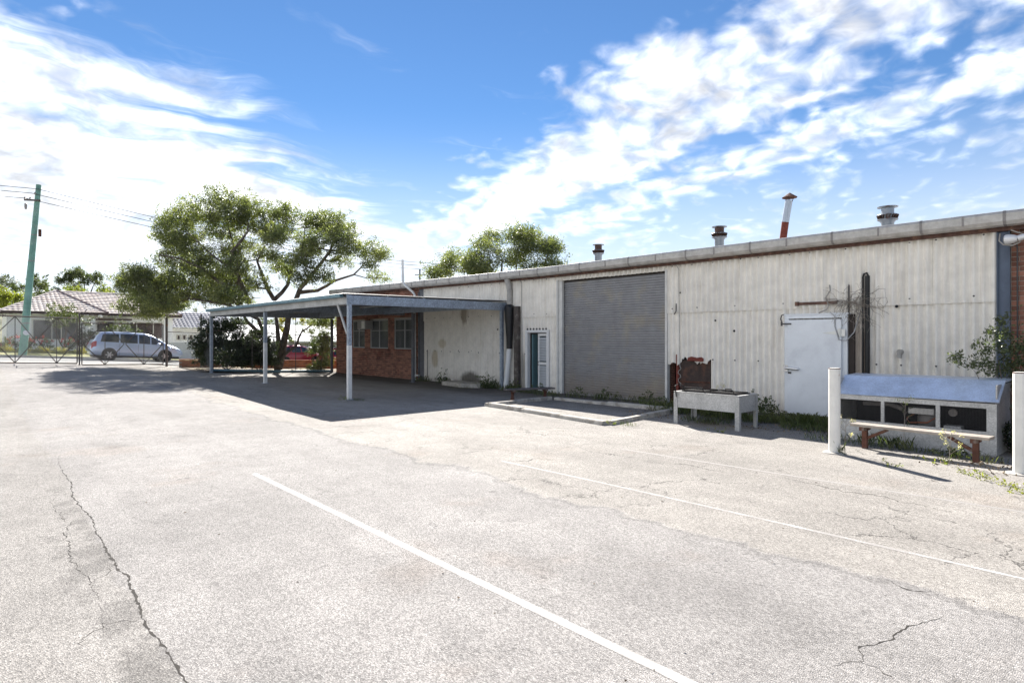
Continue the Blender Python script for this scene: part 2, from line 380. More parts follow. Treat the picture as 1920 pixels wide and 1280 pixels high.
crack([(-11.2,.93),(-10,.86),(-8.9,.88),(-8.2,.82),(-7.1,.86),(-6.0,.82),(-5.2,.84),(-4.5,.80),(-3.6,.83),(-3.0,.80),(-1.5,.8)], .012, jit=.012)
crack([(-8.6,.70),(-7.8,.62),(-7.0,.66),(-6.1,.58),(-5.3,.64),(-4.6,.57)], .006, jit=.03)
crack([(-7.6,.82),(-7.5,.66)], .005); crack([(-6.4,.82),(-6.5,.6)], .005); crack([(-5.6,.82),(-5.3,.64)], .005); crack([(-4.4,.80),(-4.5,.6),(-4.2,.45)], .005)
crack([(-1.33,3.42),(-1.24,3.62),(-1.32,3.78),(-1.22,4.0),(-1.2,4.3),(-1.12,4.62)], .008, jit=.018)
crack([(-1.24,3.62),(-1.0,3.55),(-.8,3.6)], .006)
crack([(-1.55,4.95),(-1.35,4.9),(-1.18,4.98)], .010)
for a in ([(-11.6,4.8),(-11.3,5.2),(-11.2,5.6),(-10.95,6.0)], [(-10.6,5.0),(-10.4,5.5),(-10.3,5.9)], [(-7.4,5.40),(-7.46,5.6),(-7.42,5.85)], [(-6.5,5.7),(-6.3,5.85),(-6.35,6.1),(-6.1,6.25)],
          [(-9.9,6.2),(-9.5,6.5),(-9.4,6.9)], [(-12.2,5.9),(-12.6,6.3),(-12.3,6.7)], [(-5.2,7.1),(-4.7,7.35),(-4.0,7.3)], [(-3.6,7.6),(-3.0,7.45),(-2.4,7.5),(-1.6,7.3)], [(-8.6,8.2),(-8.1,8.6),(-7.9,9.1)]):
    crack(a, .014, jit=.04)
# crumbs of broken asphalt and leaf litter, far too many to count
lit = rng.random((420,2))*np.array([16,11]) + np.array([-15,1.2]); 
lv = []
for x, y in lit:
    r_ = .006 + .012*random.random()**3; z = gz(x,y)+r_*.4
    a = random.random()*6.28; c_, s_ = math.cos(a)*r_, math.sin(a)*r_
    lv += [(x+c_,y+s_,z),(x-s_,y+c_,z+r_*.5),(x-c_,y-s_,z)]
o = np_mesh('litter', np.array(lv), 3, mat('litter_brown', (.12,.085,.055), .9, island=.5)); tag(o, kind='stuff')

# ================================================================ THE SHED
WY = 13.8
wh = thing('warehouse', 'long single-storey shed of cream corrugated sheeting with brick ends and roller door', 'warehouse', (-15, WY, 0))
mat('cement_sheet', (.86,.82,.75), .85, var=.10, vscale=2.5, bump=.12, bscale=90, objrand=.03)
def sheet_mat():
    m = MATS['cement_sheet']; t = NT(m.node_tree); b = m.node_tree.nodes['Principled BSDF']
    src = b.inputs['Base Color'].links[0].from_socket
    P = t.n('ShaderNodeNewGeometry').outputs['Position']
    mp = t.n('ShaderNodeMapping'); mp.inputs['Scale'].default_value = (7, 1, .55); t.l(P, mp.inputs[0])
    streak = t.step(t.noise(mp.outputs[0], 1.0, 6, .65), .5, .8)
    c = t.mix(t.m('MULTIPLY', streak, .40), src, (.46,.39,.29))
    blot = t.step(t.noise(P, 1.1, 6, .7), .56, .8); c = t.mix(t.m('MULTIPLY', blot, .4), c, (.52,.46,.37))
    sp = t.n('ShaderNodeSeparateXYZ'); t.l(P, sp.inputs[0])
    # run-off stains under the gutter joint and splash-back along the bottom
    hi = t.step(t.m('ADD', sp.outputs[2], t.m('MULTIPLY', t.m('SUBTRACT', t.noise(mp.outputs[0], 2.2, 4), .5), .55)), 3.45, 3.72)
    c = t.mix(t.m('MULTIPLY', hi, .30), c, (.30,.235,.16))
    lo = t.step(t.m('ADD', sp.outputs[2], t.m('MULTIPLY', t.m('SUBTRACT', t.noise(P, 2.5, 5), .5), .9)), .0, .55, 1, 0)
    c = t.mix(t.m('MULTIPLY', lo, .30), c, (.27,.22,.16))
    nz = t.m('MULTIPLY', t.m('SUBTRACT', t.noise(P, 4, 5, .7), .5), .9)
    for cx, cz, rx, rz_, col, k in ((-18.0,.05,.75,.50,(.10,.085,.065),.85), (-18.35,2.62,.24,.42,(.20,.14,.09),.6), (-20.3,.9,.25,.4,(.40,.29,.12),.5), (-19.8,1.5,.3,.2,(.42,.32,.14),.4), (-15.1,.4,.35,.9,(.20,.17,.12),.6), (-4.8,1.2,.25,.9,(.22,.15,.10),.6)):
        ex = t.m('DIVIDE', t.m('SUBTRACT', sp.outputs[0], cx), rx); ez = t.m('DIVIDE', t.m('SUBTRACT', sp.outputs[2], cz), rz_)
        d2 = t.m('ADD', t.m('ADD', t.m('MULTIPLY', ex, ex), t.m('MULTIPLY', ez, ez)), nz)
        c = t.mix(t.m('MULTIPLY', t.step(d2, .35, 1.15, 1, 0), k), c, col)
    t.l(c, b.inputs['Base Color'])
sheet_mat()
PITCH = .146; AMP = .036
def corr(x): return AMP*math.cos(2*math.pi*x/PITCH)
def sheet(x0, x1, z0, z1, proud=0.0, ragged=None):
    n = max(2, int(round((x1-x0)/PITCH*10))); xs = [x0+(x1-x0)*i/n for i in range(n+1)]
    zb = [z0 + (ragged(x) if ragged else 0) for x in xs]
    mb = MB(); y = WY - .03 - proud
    front = [(x, y+corr(x), z) for x, zz in zip(xs, zb) for z in (zz, z1)]
    back = [(x, y+corr(x)+.008, z) for x, zz in zip(xs, zb) for z in (zz, z1)]
    k = len(front); mb.v = front+back
    edge = []
    for i in range(n):
        a, b, c, d = 2*i, 2*i+2, 2*i+3, 2*i+1
        mb.f += [(a,b,c,d), (k+a,k+d,k+c,k+b)]; edge += [(a,k+a,k+b,b), (d,c,k+c,k+d)]
    edge += [(0,1,k+1,k), (2*n,k+2*n,k+2*n+1,2*n+1)]
    vs = list(mb.v)
    for f in edge: mb.add([vs[i] for i in f], [(0,1,2,3)])          # edges keep their own corners so the faces shade true
    o = mb.build('wall_sheet', MATS['cement_sheet'], wh, smooth=True)
    return o
LAP = 2.40
def row(x0, x1, z0, z1, n, proud=0.0):
    for i in range(n):
        a = x0+(x1-x0)*i/n; b = x0+(x1-x0)*(i+1)/n
        sheet(a+.001, b-.001, z0+random.uniform(-.006,.006), z1, proud+.004*(i % 2))
row(-21.07, -14.96, 0.0, LAP+.06, 6); row(-21.07, -13.46, LAP, 3.70, 7, .03)
row(-14.96, -13.46, 1.90, LAP+.06, 2); sheet(-13.84, -13.46, 0, 1.899)
row(-13.46, -9.42, 3.50, 3.70, 4, .03)
row(-9.42, -2.52, LAP-.02, 3.70, 7, .03)
sheet(-9.42, -8.20, 1.12, LAP+.04, 0, lambda x: .06*math.sin(x*9)+.05*math.sin(x*23+1)+.05*(-1 if -8.95 < x < -8.5 else .4)*-1)
row(-8.198, -2.52, 0.0, LAP+.04, 6)
# the wall behind the sheeting, with openings for the two doors
bw = MB()
for x0, x1, z0, z1 in ((-21.3,-14.8,0,3.75),(-14.8,-13.95,1.85,3.75),(-13.95,-13.3,0,3.75),(-13.3,-9.5,3.45,3.75),(-9.5,-9.40,0,3.75),(-9.40,-8.2,1.3,3.75),(-8.2,-2.4,0,3.75)):
    bw.box(x0, x1, WY+.035, WY+.16, z0, z1)
mat('dark_timber', (.05,.04,.035), .9)
bw.build('wall_frame', MATS['dark_timber'], wh)
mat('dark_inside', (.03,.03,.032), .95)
B(-29.0, 6.0, 26.0, 26.2, -.2, 4.6).build('rear_wall', MATS['dark_timber'], wh)
B(-21.0, 5.8, WY+.2, 26.0, -.05, -.02).build('shed_floor', mat('floor_dark', (.12,.115,.11)), wh)
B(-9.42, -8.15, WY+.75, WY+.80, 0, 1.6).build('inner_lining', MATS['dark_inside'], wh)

# fixings: small dark domes in rows
fx = MB()
for x in np.arange(-20.9, -2.6, .584):
    for z in (3.60, LAP+.10, 1.20):
        if -13.6 < x < -9.3 or (-15 < x < -13.7 and z < 2) or (-9.5 < x < -8.1 and z < 1.3) or (-6.4 < x < -4.9 and z < 2.3): continue
        if random.random() < .15: continue
        xx = x + random.uniform(-.08,.08); xr = round(xx/PITCH - .5)*PITCH + PITCH/2
        fx.lathe((xr, WY-.052-AMP-.006, z+random.uniform(-.01,.01)), [(.018,.012),(.018,.0),(.006,-.008)], 6, 'y')
stuff(fx.build('roofing_screws', mat('dark_steel', (.09,.085,.085), .5, .6), wh))
hb = MB()
for x, z, r_ in ((-8.05,2.16,.024),(-7.55,1.9,.03),(-9.05,2.9,.02),(-16.4,2.02,.03),(-4.1,2.36,.03),(-17.9,1.25,.02),(-18.7,1.24,.02)):
    hb.lathe((x, WY-.066, z), [(r_,.01),(r_,.0)], 9, 'y')
stuff(hb.build('sheet_holes', MATS['dark_inside'], wh))

# bricks
mat('brick', (.36,.165,.115), .9, var=.22, vscale=14, bump=.35, bscale=110, objrand=.32, island=.32, col2=(.22,.075,.05), c2scale=1.3)
mat('mortar', (.40,.355,.30), .95, var=.15, bump=.3)
bme = None
def brickmesh(l, h=.076, d=.10):
    mb = B(-l/2, l/2, 0, d, 0, h); o = mb.build('brick_proto', MATS['brick'], local=True, bevel=.004); me = o.data; bpy.data.objects.remove(o); me.name = 'brick'; return me
BR_L = brickmesh(.228); BR_H = brickmesh(.109)
def bricks(x0, x1, z0, z1f, y, holes=(), english=False):
    out = []; k = 0; z = z0
    while z < z1f(x1)+.1:
        off = (k % 2)*.12; x = x0 - off
        header = english and k % 4 == 3
        L_ = .119 if header else .238
        while x < x1:
            a, b = max(x, x0), min(x+L_, x1)
            for hx0,hx1,hz0,hz1 in holes:
                if hz0-.02 < z+.038 < hz1+.02:
                    if a < hx0 < b: b = hx0
                    elif a < hx1 < b: a = hx1
            if b-a > .05 and z+.076 < z1f((a+b)/2) and not any(hx0-.01 < (a+b)/2 < hx1+.01 and hz0-.02 < z+.038 < hz1+.02 for hx0,hx1,hz0,hz1 in holes):
                out.append(((a+b)/2, y+random.uniform(-.002,.002), z, b-a-.010))
            x += L_
        z += .086; k += 1
    return out
GZ = lambda x: 3.70 + max(0, -14-x)*.0115                       # underside of the gutter
wins = [(-27.35,-26.15,1.24,2.54), (-25.62,-24.0,1.24,2.54), (-23.46,-21.82,1.24,2.54)]
lb_ = bricks(-29.15, -21.47, -.15, lambda x: GZ(x)+.02, WY-.02, wins)
rb_ = bricks(-2.325, 5.5, -.1, lambda x: 3.68, WY-.02, (), True)
BRX = [('R', b) for b in sorted(rb_, key=lambda b: b[0]) if b[0] < -1.9][:90]
near = sorted([b for b in lb_ if b[2] > 2.98 or b[2] < 2.6], key=lambda b: -b[0])
sel = [b for _, b in BRX] + near[:205]
keep = set(id(b) for b in sel)
for b in sel:
    o = put(BR_L if b[3] > .15 else BR_H, 'brick', wh, b[:3]); l = .228 if b[3] > .15 else .109; o.scale.x = b[3]/l
rest = MB()
for b in lb_ + rb_:
    if id(b) not in keep: rest.box(b[0]-b[3]/2, b[0]+b[3]/2, b[1], b[1]+.1, b[2], b[2]+.076)
stuff(rest.build('brickwork', MATS['brick'], wh))
mo = MB()
xs_ = [-29.14] + [v for w_ in wins for v in w_[:2]] + [-21.47]
for i in range(0, len(xs_)-1, 2): mo.box(xs_[i], xs_[i+1], WY-.012, WY+.12, -.2, GZ(xs_[i])+.02)
for x0, x1, z0, z1 in wins: mo.box(x0, x1, WY-.012, WY+.12, -.2, z0-.0); mo.box(x0, x1, WY-.012, WY+.12, z1, GZ(x1)+.02)
B(-2.33, 5.6, WY-.012, WY+.12, -.2, 3.75).build('mortar_backing', MATS['mortar'], wh); mo.box(-29.14, -29.02, WY+.12, 26, -.2, 3.9)
mo.build('mortar_backing', MATS['mortar'], wh)
# end wall of the shed, round the corner
eb = MB()
for k in range(46):
    for j in range(51):
        y = WY+.1 + j*.24 + (k % 2)*.12; eb.box(-29.16, -29.10, y, y+.228, -.15+k*.086, -.15+k*.086+.076)
stuff(eb.build('end_brickwork', MATS['brick'], wh))

# windows
mat('win_frame', (.42,.42,.42), .5, var=.1); mat('glass_dark', (.035,.045,.05), .06, var=.05, spec=.6); mat('blind', (.30,.33,.34), .8, var=.1)
for x0, x1, z0, z1 in wins:
    f = MB(); t_ = .05; y0, y1 = WY+.0, WY+.06
    f.box(x0, x1, y0, y1, z0, z0+t_); f.box(x0, x1, y0, y1, z1-t_, z1)
    f.box(x0, x0+t_, y0, y1, z0+t_, z1-t_); f.box(x1-t_, x1, y0, y1, z0+t_, z1-t_); xm = (x0+x1)/2; f.box(xm-.03, xm+.03, y0-.004, y1-.004, z0+t_, z1-t_)
    wn = f.build('window', MATS['win_frame'], wh)
    B(x0-.04, x1+.04, WY-.07, WY+.0, z0-.06, z0-.002).build('sill', MATS['brick'], wn, bevel=.006)
    for a, b in ((x0+t_, xm-.03), (xm+.03, x1-t_)):
        zm = z0 + .62*(z1-z0)
        B(a, b, WY+.03, WY+.034, z0+t_, zm-.015).build('pane', MATS['glass_dark'], wn); B(a, b, WY+.03, WY+.034, zm+.015, z1-t_).build('pane', MATS['glass_dark'], wn)
        B(a, b, WY+.012, WY+.04, zm-.015, zm+.015).build('transom', MATS['win_frame'], wn)
        sb = MB()
        for x in np.arange(a+.05, b-.02, .10): sb.box(x, x+.012, WY-.012, WY-.0, z0+.03, z1-.03)
        stuff(sb.build('security_bars', MATS['win_frame'], wn))

# gutter in lengths, with joint straps, over a brown fascia
mat('gutter_zinc', (.52,.50,.47), .55, .25, var=.2, vscale=5, bump=.15, col2=(.47,.44,.41), c2scale=4)
mat('strap', (.30,.28,.27), .6, .3); mat('fascia_brown', (.115,.062,.048), .7, var=.35, vscale=9, col2=(.22,.12,.08), c2scale=6)
ends = [-29.3,-27.6,-25.8,-24.1,-22.4,-20.6,-18.9,-17.1,-15.95,-14.1,-12.3,-10.5,-8.7,-7.0,-5.2,-3.6,-2.35,-.6,1.2,3.0,5.5]
for a, b in zip(ends[:-1], ends[1:]):
    za, zb_ = GZ(a), GZ(b)
    pr = [(-.34,.07),(-.345,.20),(-.315,.245),(-.30,.25),(-.30,.24),(-.31,.215),(-.325,.20),(-.32,.085),(-.29,.03),(-.22,.012),(-.14,.02),(-.14,.25),(-.12,.25),(-.12,.0),(-.22,-.01),(-.30,.01)]
    mb = MB(); n = len(pr)
    for x, z in ((a+.004, za), (b-.004, zb_)): mb.v += [(x, WY+p, z+q) for p, q in pr]
    mb.f = [(i, (i+1) % n, (i+1) % n+n, i+n) for i in range(n)] + [tuple(range(n)), tuple(range(2*n-1, n-1, -1))]
    mb.build('gutter', MATS['gutter_zinc'], wh, auto=True)
    mb = MB(); mb.v = []
    wd = .035
    for x, z in ((b-wd, zb_), (b+wd*.3, zb_)): mb.v += [(x, WY+p*1.0-.006 if p < -.2 else WY+p, z+q*1.02) for p, q in pr[:4]+pr[-1:]+pr[-2:-1]]
    mb.f = [(i, i+1, i+7, i+6) for i in range(3)] + [(0,6,10,4),(4,10,11,5)]
    mb.build('gutter_strap', MATS['strap'], wh)
    mid = (a+b)/2 + random.uniform(-.1,.1)
    mb = MB(); mb.prism([(mid, WY-.35, GZ(mid)+.05),(mid, WY-.352, GZ(mid)+.22),(mid, WY-.342, GZ(mid)+.22),(mid, WY-.34, GZ(mid)+.05)], (.03,0,0)); mb.build('gutter_strap', MATS['strap'], wh)
fb = MB(); 
for a, b in zip(ends[:-1], ends[1:]): fb.prism([(a,WY-.125,GZ(a)-.075),(a,WY-.085,GZ(a)-.075),(a,WY-.085,GZ(a)+.2),(a,WY-.125,GZ(a)+.2)], (b-a,0,GZ(b)-GZ(a)))
fb.build('fascia', MATS['fascia_brown'], wh)
# roof: low skillion of corrugated iron
mat('roof_iron', (.40,.39,.38), .5, .4, var=.2, vscale=2)
xs = np.arange(-29.3, 6.0, .038)
MB().grid(xs, [WY-.16, 20, 26.3], lambda x, y: (x, y, GZ(x)+.235+(y-WY)*.052+.009*math.cos(2*math.pi*x/.076))).build('roof', MATS['roof_iron'], wh, smooth=True)

# steel columns
mat('blue_steel', (.115,.145,.20), .6, .1, var=.18, vscale=4, col2=(.09,.11,.15))
c1 = MB(); c1.box(-2.515, -2.33, WY-.055, WY+.1, -.05, GZ(0)-.08); c1.box(-2.515,-2.50, WY-.10, WY-.055, -.05, 3.62); c1.box(-2.345,-2.33, WY-.10, WY-.055, -.05, 3.62)
c1.build('steel_column', MATS['blue_steel'], wh)
c2 = MB(); c2.box(-21.47, -21.07, WY-.035, WY+.1, -.1, GZ(-21)-.08); c2.box(-21.46,-21.42, WY-.09, WY-.035, -.1, 3.6)
c2.build('steel_column', mat('grey_steel', (.15,.155,.17), .65, .1, var=.2), wh)

# roller door: one ribbed curtain in channel guides
mat('curtain', (.275,.275,.288), .5, .25, var=.12, vscale=3, col2=(.33,.305,.27), c2scale=1.2)
t = NT(MATS['curtain'].node_tree); b_ = MATS['curtain'].node_tree.nodes['Principled BSDF']; src = b_.inputs['Base Color'].links[0].from_socket
Pn = t.n('ShaderNodeNewGeometry').outputs['Position']; spn = t.n('ShaderNodeSeparateXYZ'); t.l(Pn, spn.inputs[0])
mpn = t.n('ShaderNodeMapping'); mpn.inputs['Scale'].default_value = (3, 1, .4); t.l(Pn, mpn.inputs[0])
dd = t.step(t.m('ADD', spn.outputs[2], t.m('MULTIPLY', t.m('SUBTRACT', t.noise(mpn.outputs[0], 1.5, 5, .7), .5), 1.4)), .15, .95, 1, 0)
t.l(t.mix(t.m('MULTIPLY', dd, .6), src, (.29,.245,.20)), b_.inputs['Base Color'])
rd = MB(); zs = []
SL = 50; ph = 3.46/SL
for i in range(SL):
    for u, d in ((0,0),(.22,0),(.34,.030),(.78,.030),(.90,0)): zs.append((.03+(i+u)*ph, d))
zs.append((.03+SL*ph, 0))
rd.v = [(x, WY+.07-d, z) for z, d in zs for x in (-13.34, -9.46)]; rd.f = [(2*i,2*i+1,2*i+3,2*i+2) for i in range(len(zs)-1)]
door = rd.build('roller_door', MATS['curtain'], wh); tag(door, 'grey ribbed roller shutter')
B(-13.32, -9.47, WY+.035, WY+.095, -.005, .045).build('bottom_rail', MATS['strap'], door)
mat('white_paint_old', (.62,.61,.58), .6, var=.12, vscale=4, col2=(.40,.30,.22), c2scale=9, c2=(.66,.74))
g1 = MB(); g1.box(-13.50,-13.44, WY-.10, WY+.03, -.03, 3.53); g1.box(-13.44,-13.29, WY-.055, WY+.03, -.03, 3.50); g1.build('door_guide', MATS['white_paint_old'], wh)
g2 = MB(); g2.box(-9.49,-9.425, WY-.10, WY+.03, -.03, 3.53); g2.build('door_guide', MATS['white_paint_old'], wh)

# narrow side door standing ajar
mat('white_paint', (.72,.72,.71), .5, var=.06, vscale=6); mat('teal_paint', (.11,.20,.23), .6, var=.1)
sd = MB(); sd.box(-14.96,-14.84, WY-.09, WY+.06, 0, 1.90); sd.box(-13.95,-13.85, WY-.09, WY+.06, 0, 1.90); sd.box(-14.96,-13.85, WY-.093, WY+.058, 1.90, 1.985)
sdo = sd.build('side_door', MATS['white_paint'], wh)
# open leaf of grey-green boards seen inside, screen leaf in front
B(-14.80, -14.74, WY+.07, WY+.85, .03, 1.86).build('door_leaf', MATS['teal_paint'], sdo, bevel=.004)
B(-14.82, -13.9, WY+.9, WY+.94, 0, 1.9).build('inner_door', MATS['teal_paint'], sdo)
fl = MB(); X0, X1 = -14.40, -13.96
for a, b, z0, z1 in ((X0,X0+.06,.03,1.87),(X1-.06,X1,.03,1.87),(X0+.06,X1-.06,.03,.12),(X0+.06,X1-.06,1.79,1.87),(X0+.06,X1-.06,.86,.95)): fl.box(a, b, WY-.03, WY+.0, z0, z1)
fl.build('screen_frame', MATS['white_paint'], sdo)
mat('louvre_glass', (.42,.44,.46), .35, var=.2, vscale=8)
for z in list(np.arange(.16,.82,.085)) + list(np.arange(.99,1.75,.085)):
    MB().bar((X0+.06, WY-.016, z+.035), (X1-.06, WY-.016, z+.035), .012, .082, (0,.35,1)).build('louvre', MATS['louvre_glass'], sdo)
hd = MB().tube([(X0+.03,WY-.03,.86),(X0+.03,WY-.07,.86),(X0+.03,WY-.07,.95),(X0+.03,WY-.03,.95)], .009, 6); hd.build('handle', MATS['dark_steel'], sdo)
lip = MB()
for x in np.arange(-14.85,-13.9,.146): lip.lathe((x,WY-.075,2.015),[(.035,-.01),(.03,.012)],7,'y')
stuff(lip.build('lead_flashing', MATS['dark_steel'], sdo))

# coolroom door: a thick insulated leaf proud of the wall
cr = MB(); cr.box(-6.30,-6.20, WY-0.140, WY-.02, .10, 2.16); cr.box(-5.09,-4.98, WY-0.140, WY-.02, .10, 2.16); cr.box(-6.30,-4.98, WY-0.141, WY-.018, 2.16, 2.23)
mat('cool_white', (.80,.825,.85), .4, var=.05, vscale=2, col2=(.72,.74,.77), c2scale=1.6)
cro = cr.build('coolroom_door', MATS['cool_white'], wh, bevel=.006); tag(cro, 'white insulated coolroom door with latch')
B(-6.21,-5.08, WY-0.200, WY-0.142, .06, 2.13).build('door_leaf', MATS['cool_white'], cro, bevel=.012)
B(-6.32,-4.96, WY-0.150, WY-.02, 2.232, 2.262).build('cap_flashing', MATS['cool_white'], cro)
B(-6.28,-5.0, WY-0.150, WY-.03, -.05, .055).build('step', MATS['kerbconc'], cro, bevel=.01)
B(-4.978,-4.86, WY-0.100, WY-.02, .05, 2.23).build('dark_jamb', MATS['dark_timber'], cro)
mat('chrome', (.62,.62,.62), .28, .9, var=.1)
hn = MB(); hn.box(-6.29,-6.19, WY-0.220, WY-0.200, .99, 1.13); hn.tube([(-6.24,WY-0.215,1.09),(-6.24,WY-0.245,1.07),(-5.98,WY-0.245,1.05),(-5.95,WY-0.230,1.05)], [.022,.026,.028,.022], 8)
hn.build('latch', MATS['chrome'], cro); B(-6.19,-6.12, WY-0.212, WY-0.201, .945, .985).build('keeper', MATS['dark_steel'], cro)
hg = MB(); hg.prism([(-5.46,WY-0.206,1.84),(-5.14,WY-0.206,1.80),(-5.14,WY-0.206,1.89)], (0,.014,0)); hg.box(-5.16,-5.0, WY-0.205, WY-0.198, 1.77, 1.92); hg.tube([(-5.10,WY-0.210,1.76),(-5.10,WY-0.210,1.94)], .022, 8)
hg.build('hinge', MATS['chrome'], cro)
hg = MB(); hg.box(-6.34,-6.12, WY-0.220, WY-0.200, 2.03, 2.06); hg.tube([(-6.33,WY-0.210,2.0),(-6.33,WY-0.210,2.09)], .022, 8); hg.build('hinge', MATS['dark_steel'], cro)
cb_ = [(-5.32,WY-0.150,2.28),(-5.2,WY-0.210,2.18),(-5.20,WY-0.220,1.98),(-5.12,WY-0.225,1.70),(-4.98,WY-0.200,1.68),(-4.86,WY-0.125,1.85),(-4.80,WY-0.075,2.12),(-4.72,WY-0.050,2.42)]
MB().tube(cb_, .012, 6).build('loose_cable', mat('grey_plastic', (.42,.42,.42), .5), cro)
MB().tube([(-6.30,WY-0.140,2.26),(-6.36,WY-0.150,2.24),(-6.38,WY-0.150,2.16),(-6.34,WY-0.175,2.08)], .013, 6).build('loose_cable', MATS['dark_steel'], cro)

# pipes and wires on the wall
mat('white_pvc', (.76,.76,.74), .4, var=.05); mat('black_pvc', (.018,.018,.02), .4, var=.2); mat('old_pipe', (.40,.38,.35), .7, var=.2, vscale=8)
MB().tube([(-15.72,WY-.22,3.72),(-15.68,WY-.18,3.55),(-15.65,WY-.16,3.3),(-15.63,WY-.16,2.80)], .10, 14).build('downpipe', MATS['old_pipe'], wh, smooth=True)
MB().lathe((-15.63,WY-.19,0), [(.09,2.86),(.165,2.80),(.175,2.74),(.155,2.4),(.125,1.95),(.105,1.6),(.10,1.36)], 16).build('rainwater_funnel', MATS['black_pvc'], wh, smooth=True)
MB().tube([(-15.64,WY-.19,1.38),(-15.67,WY-.21,.9),(-15.75,WY-.26,.0)], [.085,.088,.09], 14).build('downpipe', MATS['white_pvc'], wh, smooth=True)
mat('rotten_timber', (.10,.085,.075), .95, var=.35, vscale=8, bump=.6, bscale=30, col2=(.20,.18,.16), c2scale=5)
B(-15.40,-15.20, WY-.20, WY-.065, .0, 2.78).build('timber_post', MATS['rotten_timber'], wh, bevel=.01)
MB().tube([(-15.20,WY-.12,3.64),(-15.11,WY-.10,3.58),(-15.11,WY-.10,2.4),(-15.09,WY-.10,.4)], .016, 6).build('conduit', MATS['old_pipe'], wh)
MB().tube([(-22.05,WY-.46,4.95),(-22.05,WY-.44,4.05),(-21.98,WY-.42,3.92),(-21.70,WY-.2,3.62),(-21.64,WY-.13,3.50),(-21.64,WY-.12,-.05)], .052, 12).build('vent_stack', MATS['white_pvc'], wh, smooth=True)
MB().tube([(-21.64,WY-.12,.18),(-21.3,WY-.12,.19)], .035, 8).build('branch_pipe', MATS['white_pvc'], wh)
MB().tube([(-20.75,WY-.1,1.25),(-20.75,WY-.1,.2),(-20.85,WY-.1,.05)], .014, 6).build('conduit', MATS['dark_steel'], wh)
MB().tube([(-9.12,WY-.14,3.62),(-9.06,WY-.11,3.5),(-9.05,WY-.10,2.3),(-9.04,WY-.09,1.3),(-9.02,WY-.12,1.0)]+[(-9.02+.05*math.sin(i*1.7),WY-.14,1.0-.055*i) for i in range(1,10)], .009, 5).build('hanging_cable', MATS['old_pipe'], wh)
MB().tube([(-9.15,WY-.09,2.62),(-9.13,WY-.13,2.42),(-9.18,WY-.14,2.34)], .014, 6).build('wall_hook', MATS['dark_steel'], wh)
bp = MB().tube([(-4.70,WY-.1,.9),(-4.70,WY-.1,2.98),(-4.68,WY-.1,3.04),(-4.63,WY-.1,3.06),(-4.60,WY-.1,3.0)], .020, 8); bp.tube([(-4.61,WY-.11,.85),(-4.61,WY-.11,3.0)], .045, 12)
bp.build('black_riser', MATS['black_pvc'], wh, smooth=True)
MB().tube([(-4.98,WY-.09,1.2),(-4.97,WY-.09,2.84)], .016, 6).build('conduit', MATS['dark_steel'], wh)
ch = MB(); ch.box(-6.05,-5.20, WY-.12, WY-.075, 2.455, 2.515); ch.box(-6.07,-6.0, WY-.14, WY-.07, 2.44, 2.53); ch.build('steel_bracket', MATS['fascia_brown'], wh)
MB().tube([(-5.35,WY-.10,2.86),(-5.33,WY-.12,2.74),(-5.42,WY-.12,2.6),(-5.36,WY-.12,2.42),(-5.40,WY-.13,2.34),(-5.55,WY-.16,2.27)], .015, 6).build('cut_conduit', MATS['old_pipe'], wh)
sp_ = MB().lathe((-4.02,WY-.06,1.46), [(.05,.0),(.055,-.10),(.045,-.13)], 10, 'y'); sp_.tube([(-4.02,WY-.15,1.46),(-4.03,WY-.16,1.34)], .045, 10); sp_.build('waste_spout', MATS['old_pipe'], wh)
MB().tube([(-2.25,WY-.09,3.5),(-2.23,WY-.06,3.3),(-2.23,WY-.05,1.3)], .013, 6).build('conduit', MATS['dark_steel'], wh)

# ================================================================ THINGS ON AND BY THE SHED
def galv(name, col, rough=.42, metal=.55, cell=45, lo=.8, hi=1.2):
    m = bpy.data.materials.new(name); m.use_nodes = True; t = NT(m.node_tree); b = m.node_tree.nodes['Principled BSDF']
    v = t.n('ShaderNodeTexCoord').outputs['Object']; vo = t.n('ShaderNodeTexVoronoi'); vo.inputs['Scale'].default_value = cell; t.l(v, vo.inputs['Vector'])
    s = t.n('ShaderNodeSeparateColor'); t.l(vo.outputs['Color'], s.inputs[0])
    f = t.m('MULTIPLY', t.step(s.outputs[0], 0, 1, lo, hi), t.step(t.noise(v, 3, 5), .3, .7, .85, 1.12))
    vm = t.n('ShaderNodeVectorMath', operation='SCALE'); vm.inputs[0].default_value = col; t.l(f, vm.inputs['Scale']); t.l(vm.outputs[0], b.inputs['Base Color'])
    b.inputs['Roughness'].default_value = rough; b.inputs['Metallic'].default_value = metal; MATS[name] = m
galv('galvanised', (.42,.44,.46)); galv('galv_beam', (.33,.38,.45), .45, .45, 30); galv('galv_dull', (.46,.46,.45), .6, .25, 60, .85, 1.14); galv('galv_blue', (.66,.73,.84), .38, .35, 70, .92, 1.08)
mat('teal_gutter', (.16,.27,.32), .5, var=.2, vscale=6); mat('rust', (.11,.048,.032), .9, var=.4, vscale=14, bump=.3, col2=(.075,.035,.025), c2scale=5)
mat('carport_iron', (.26,.26,.27), .55, .3, var=.2, vscale=3, objrand=.08)

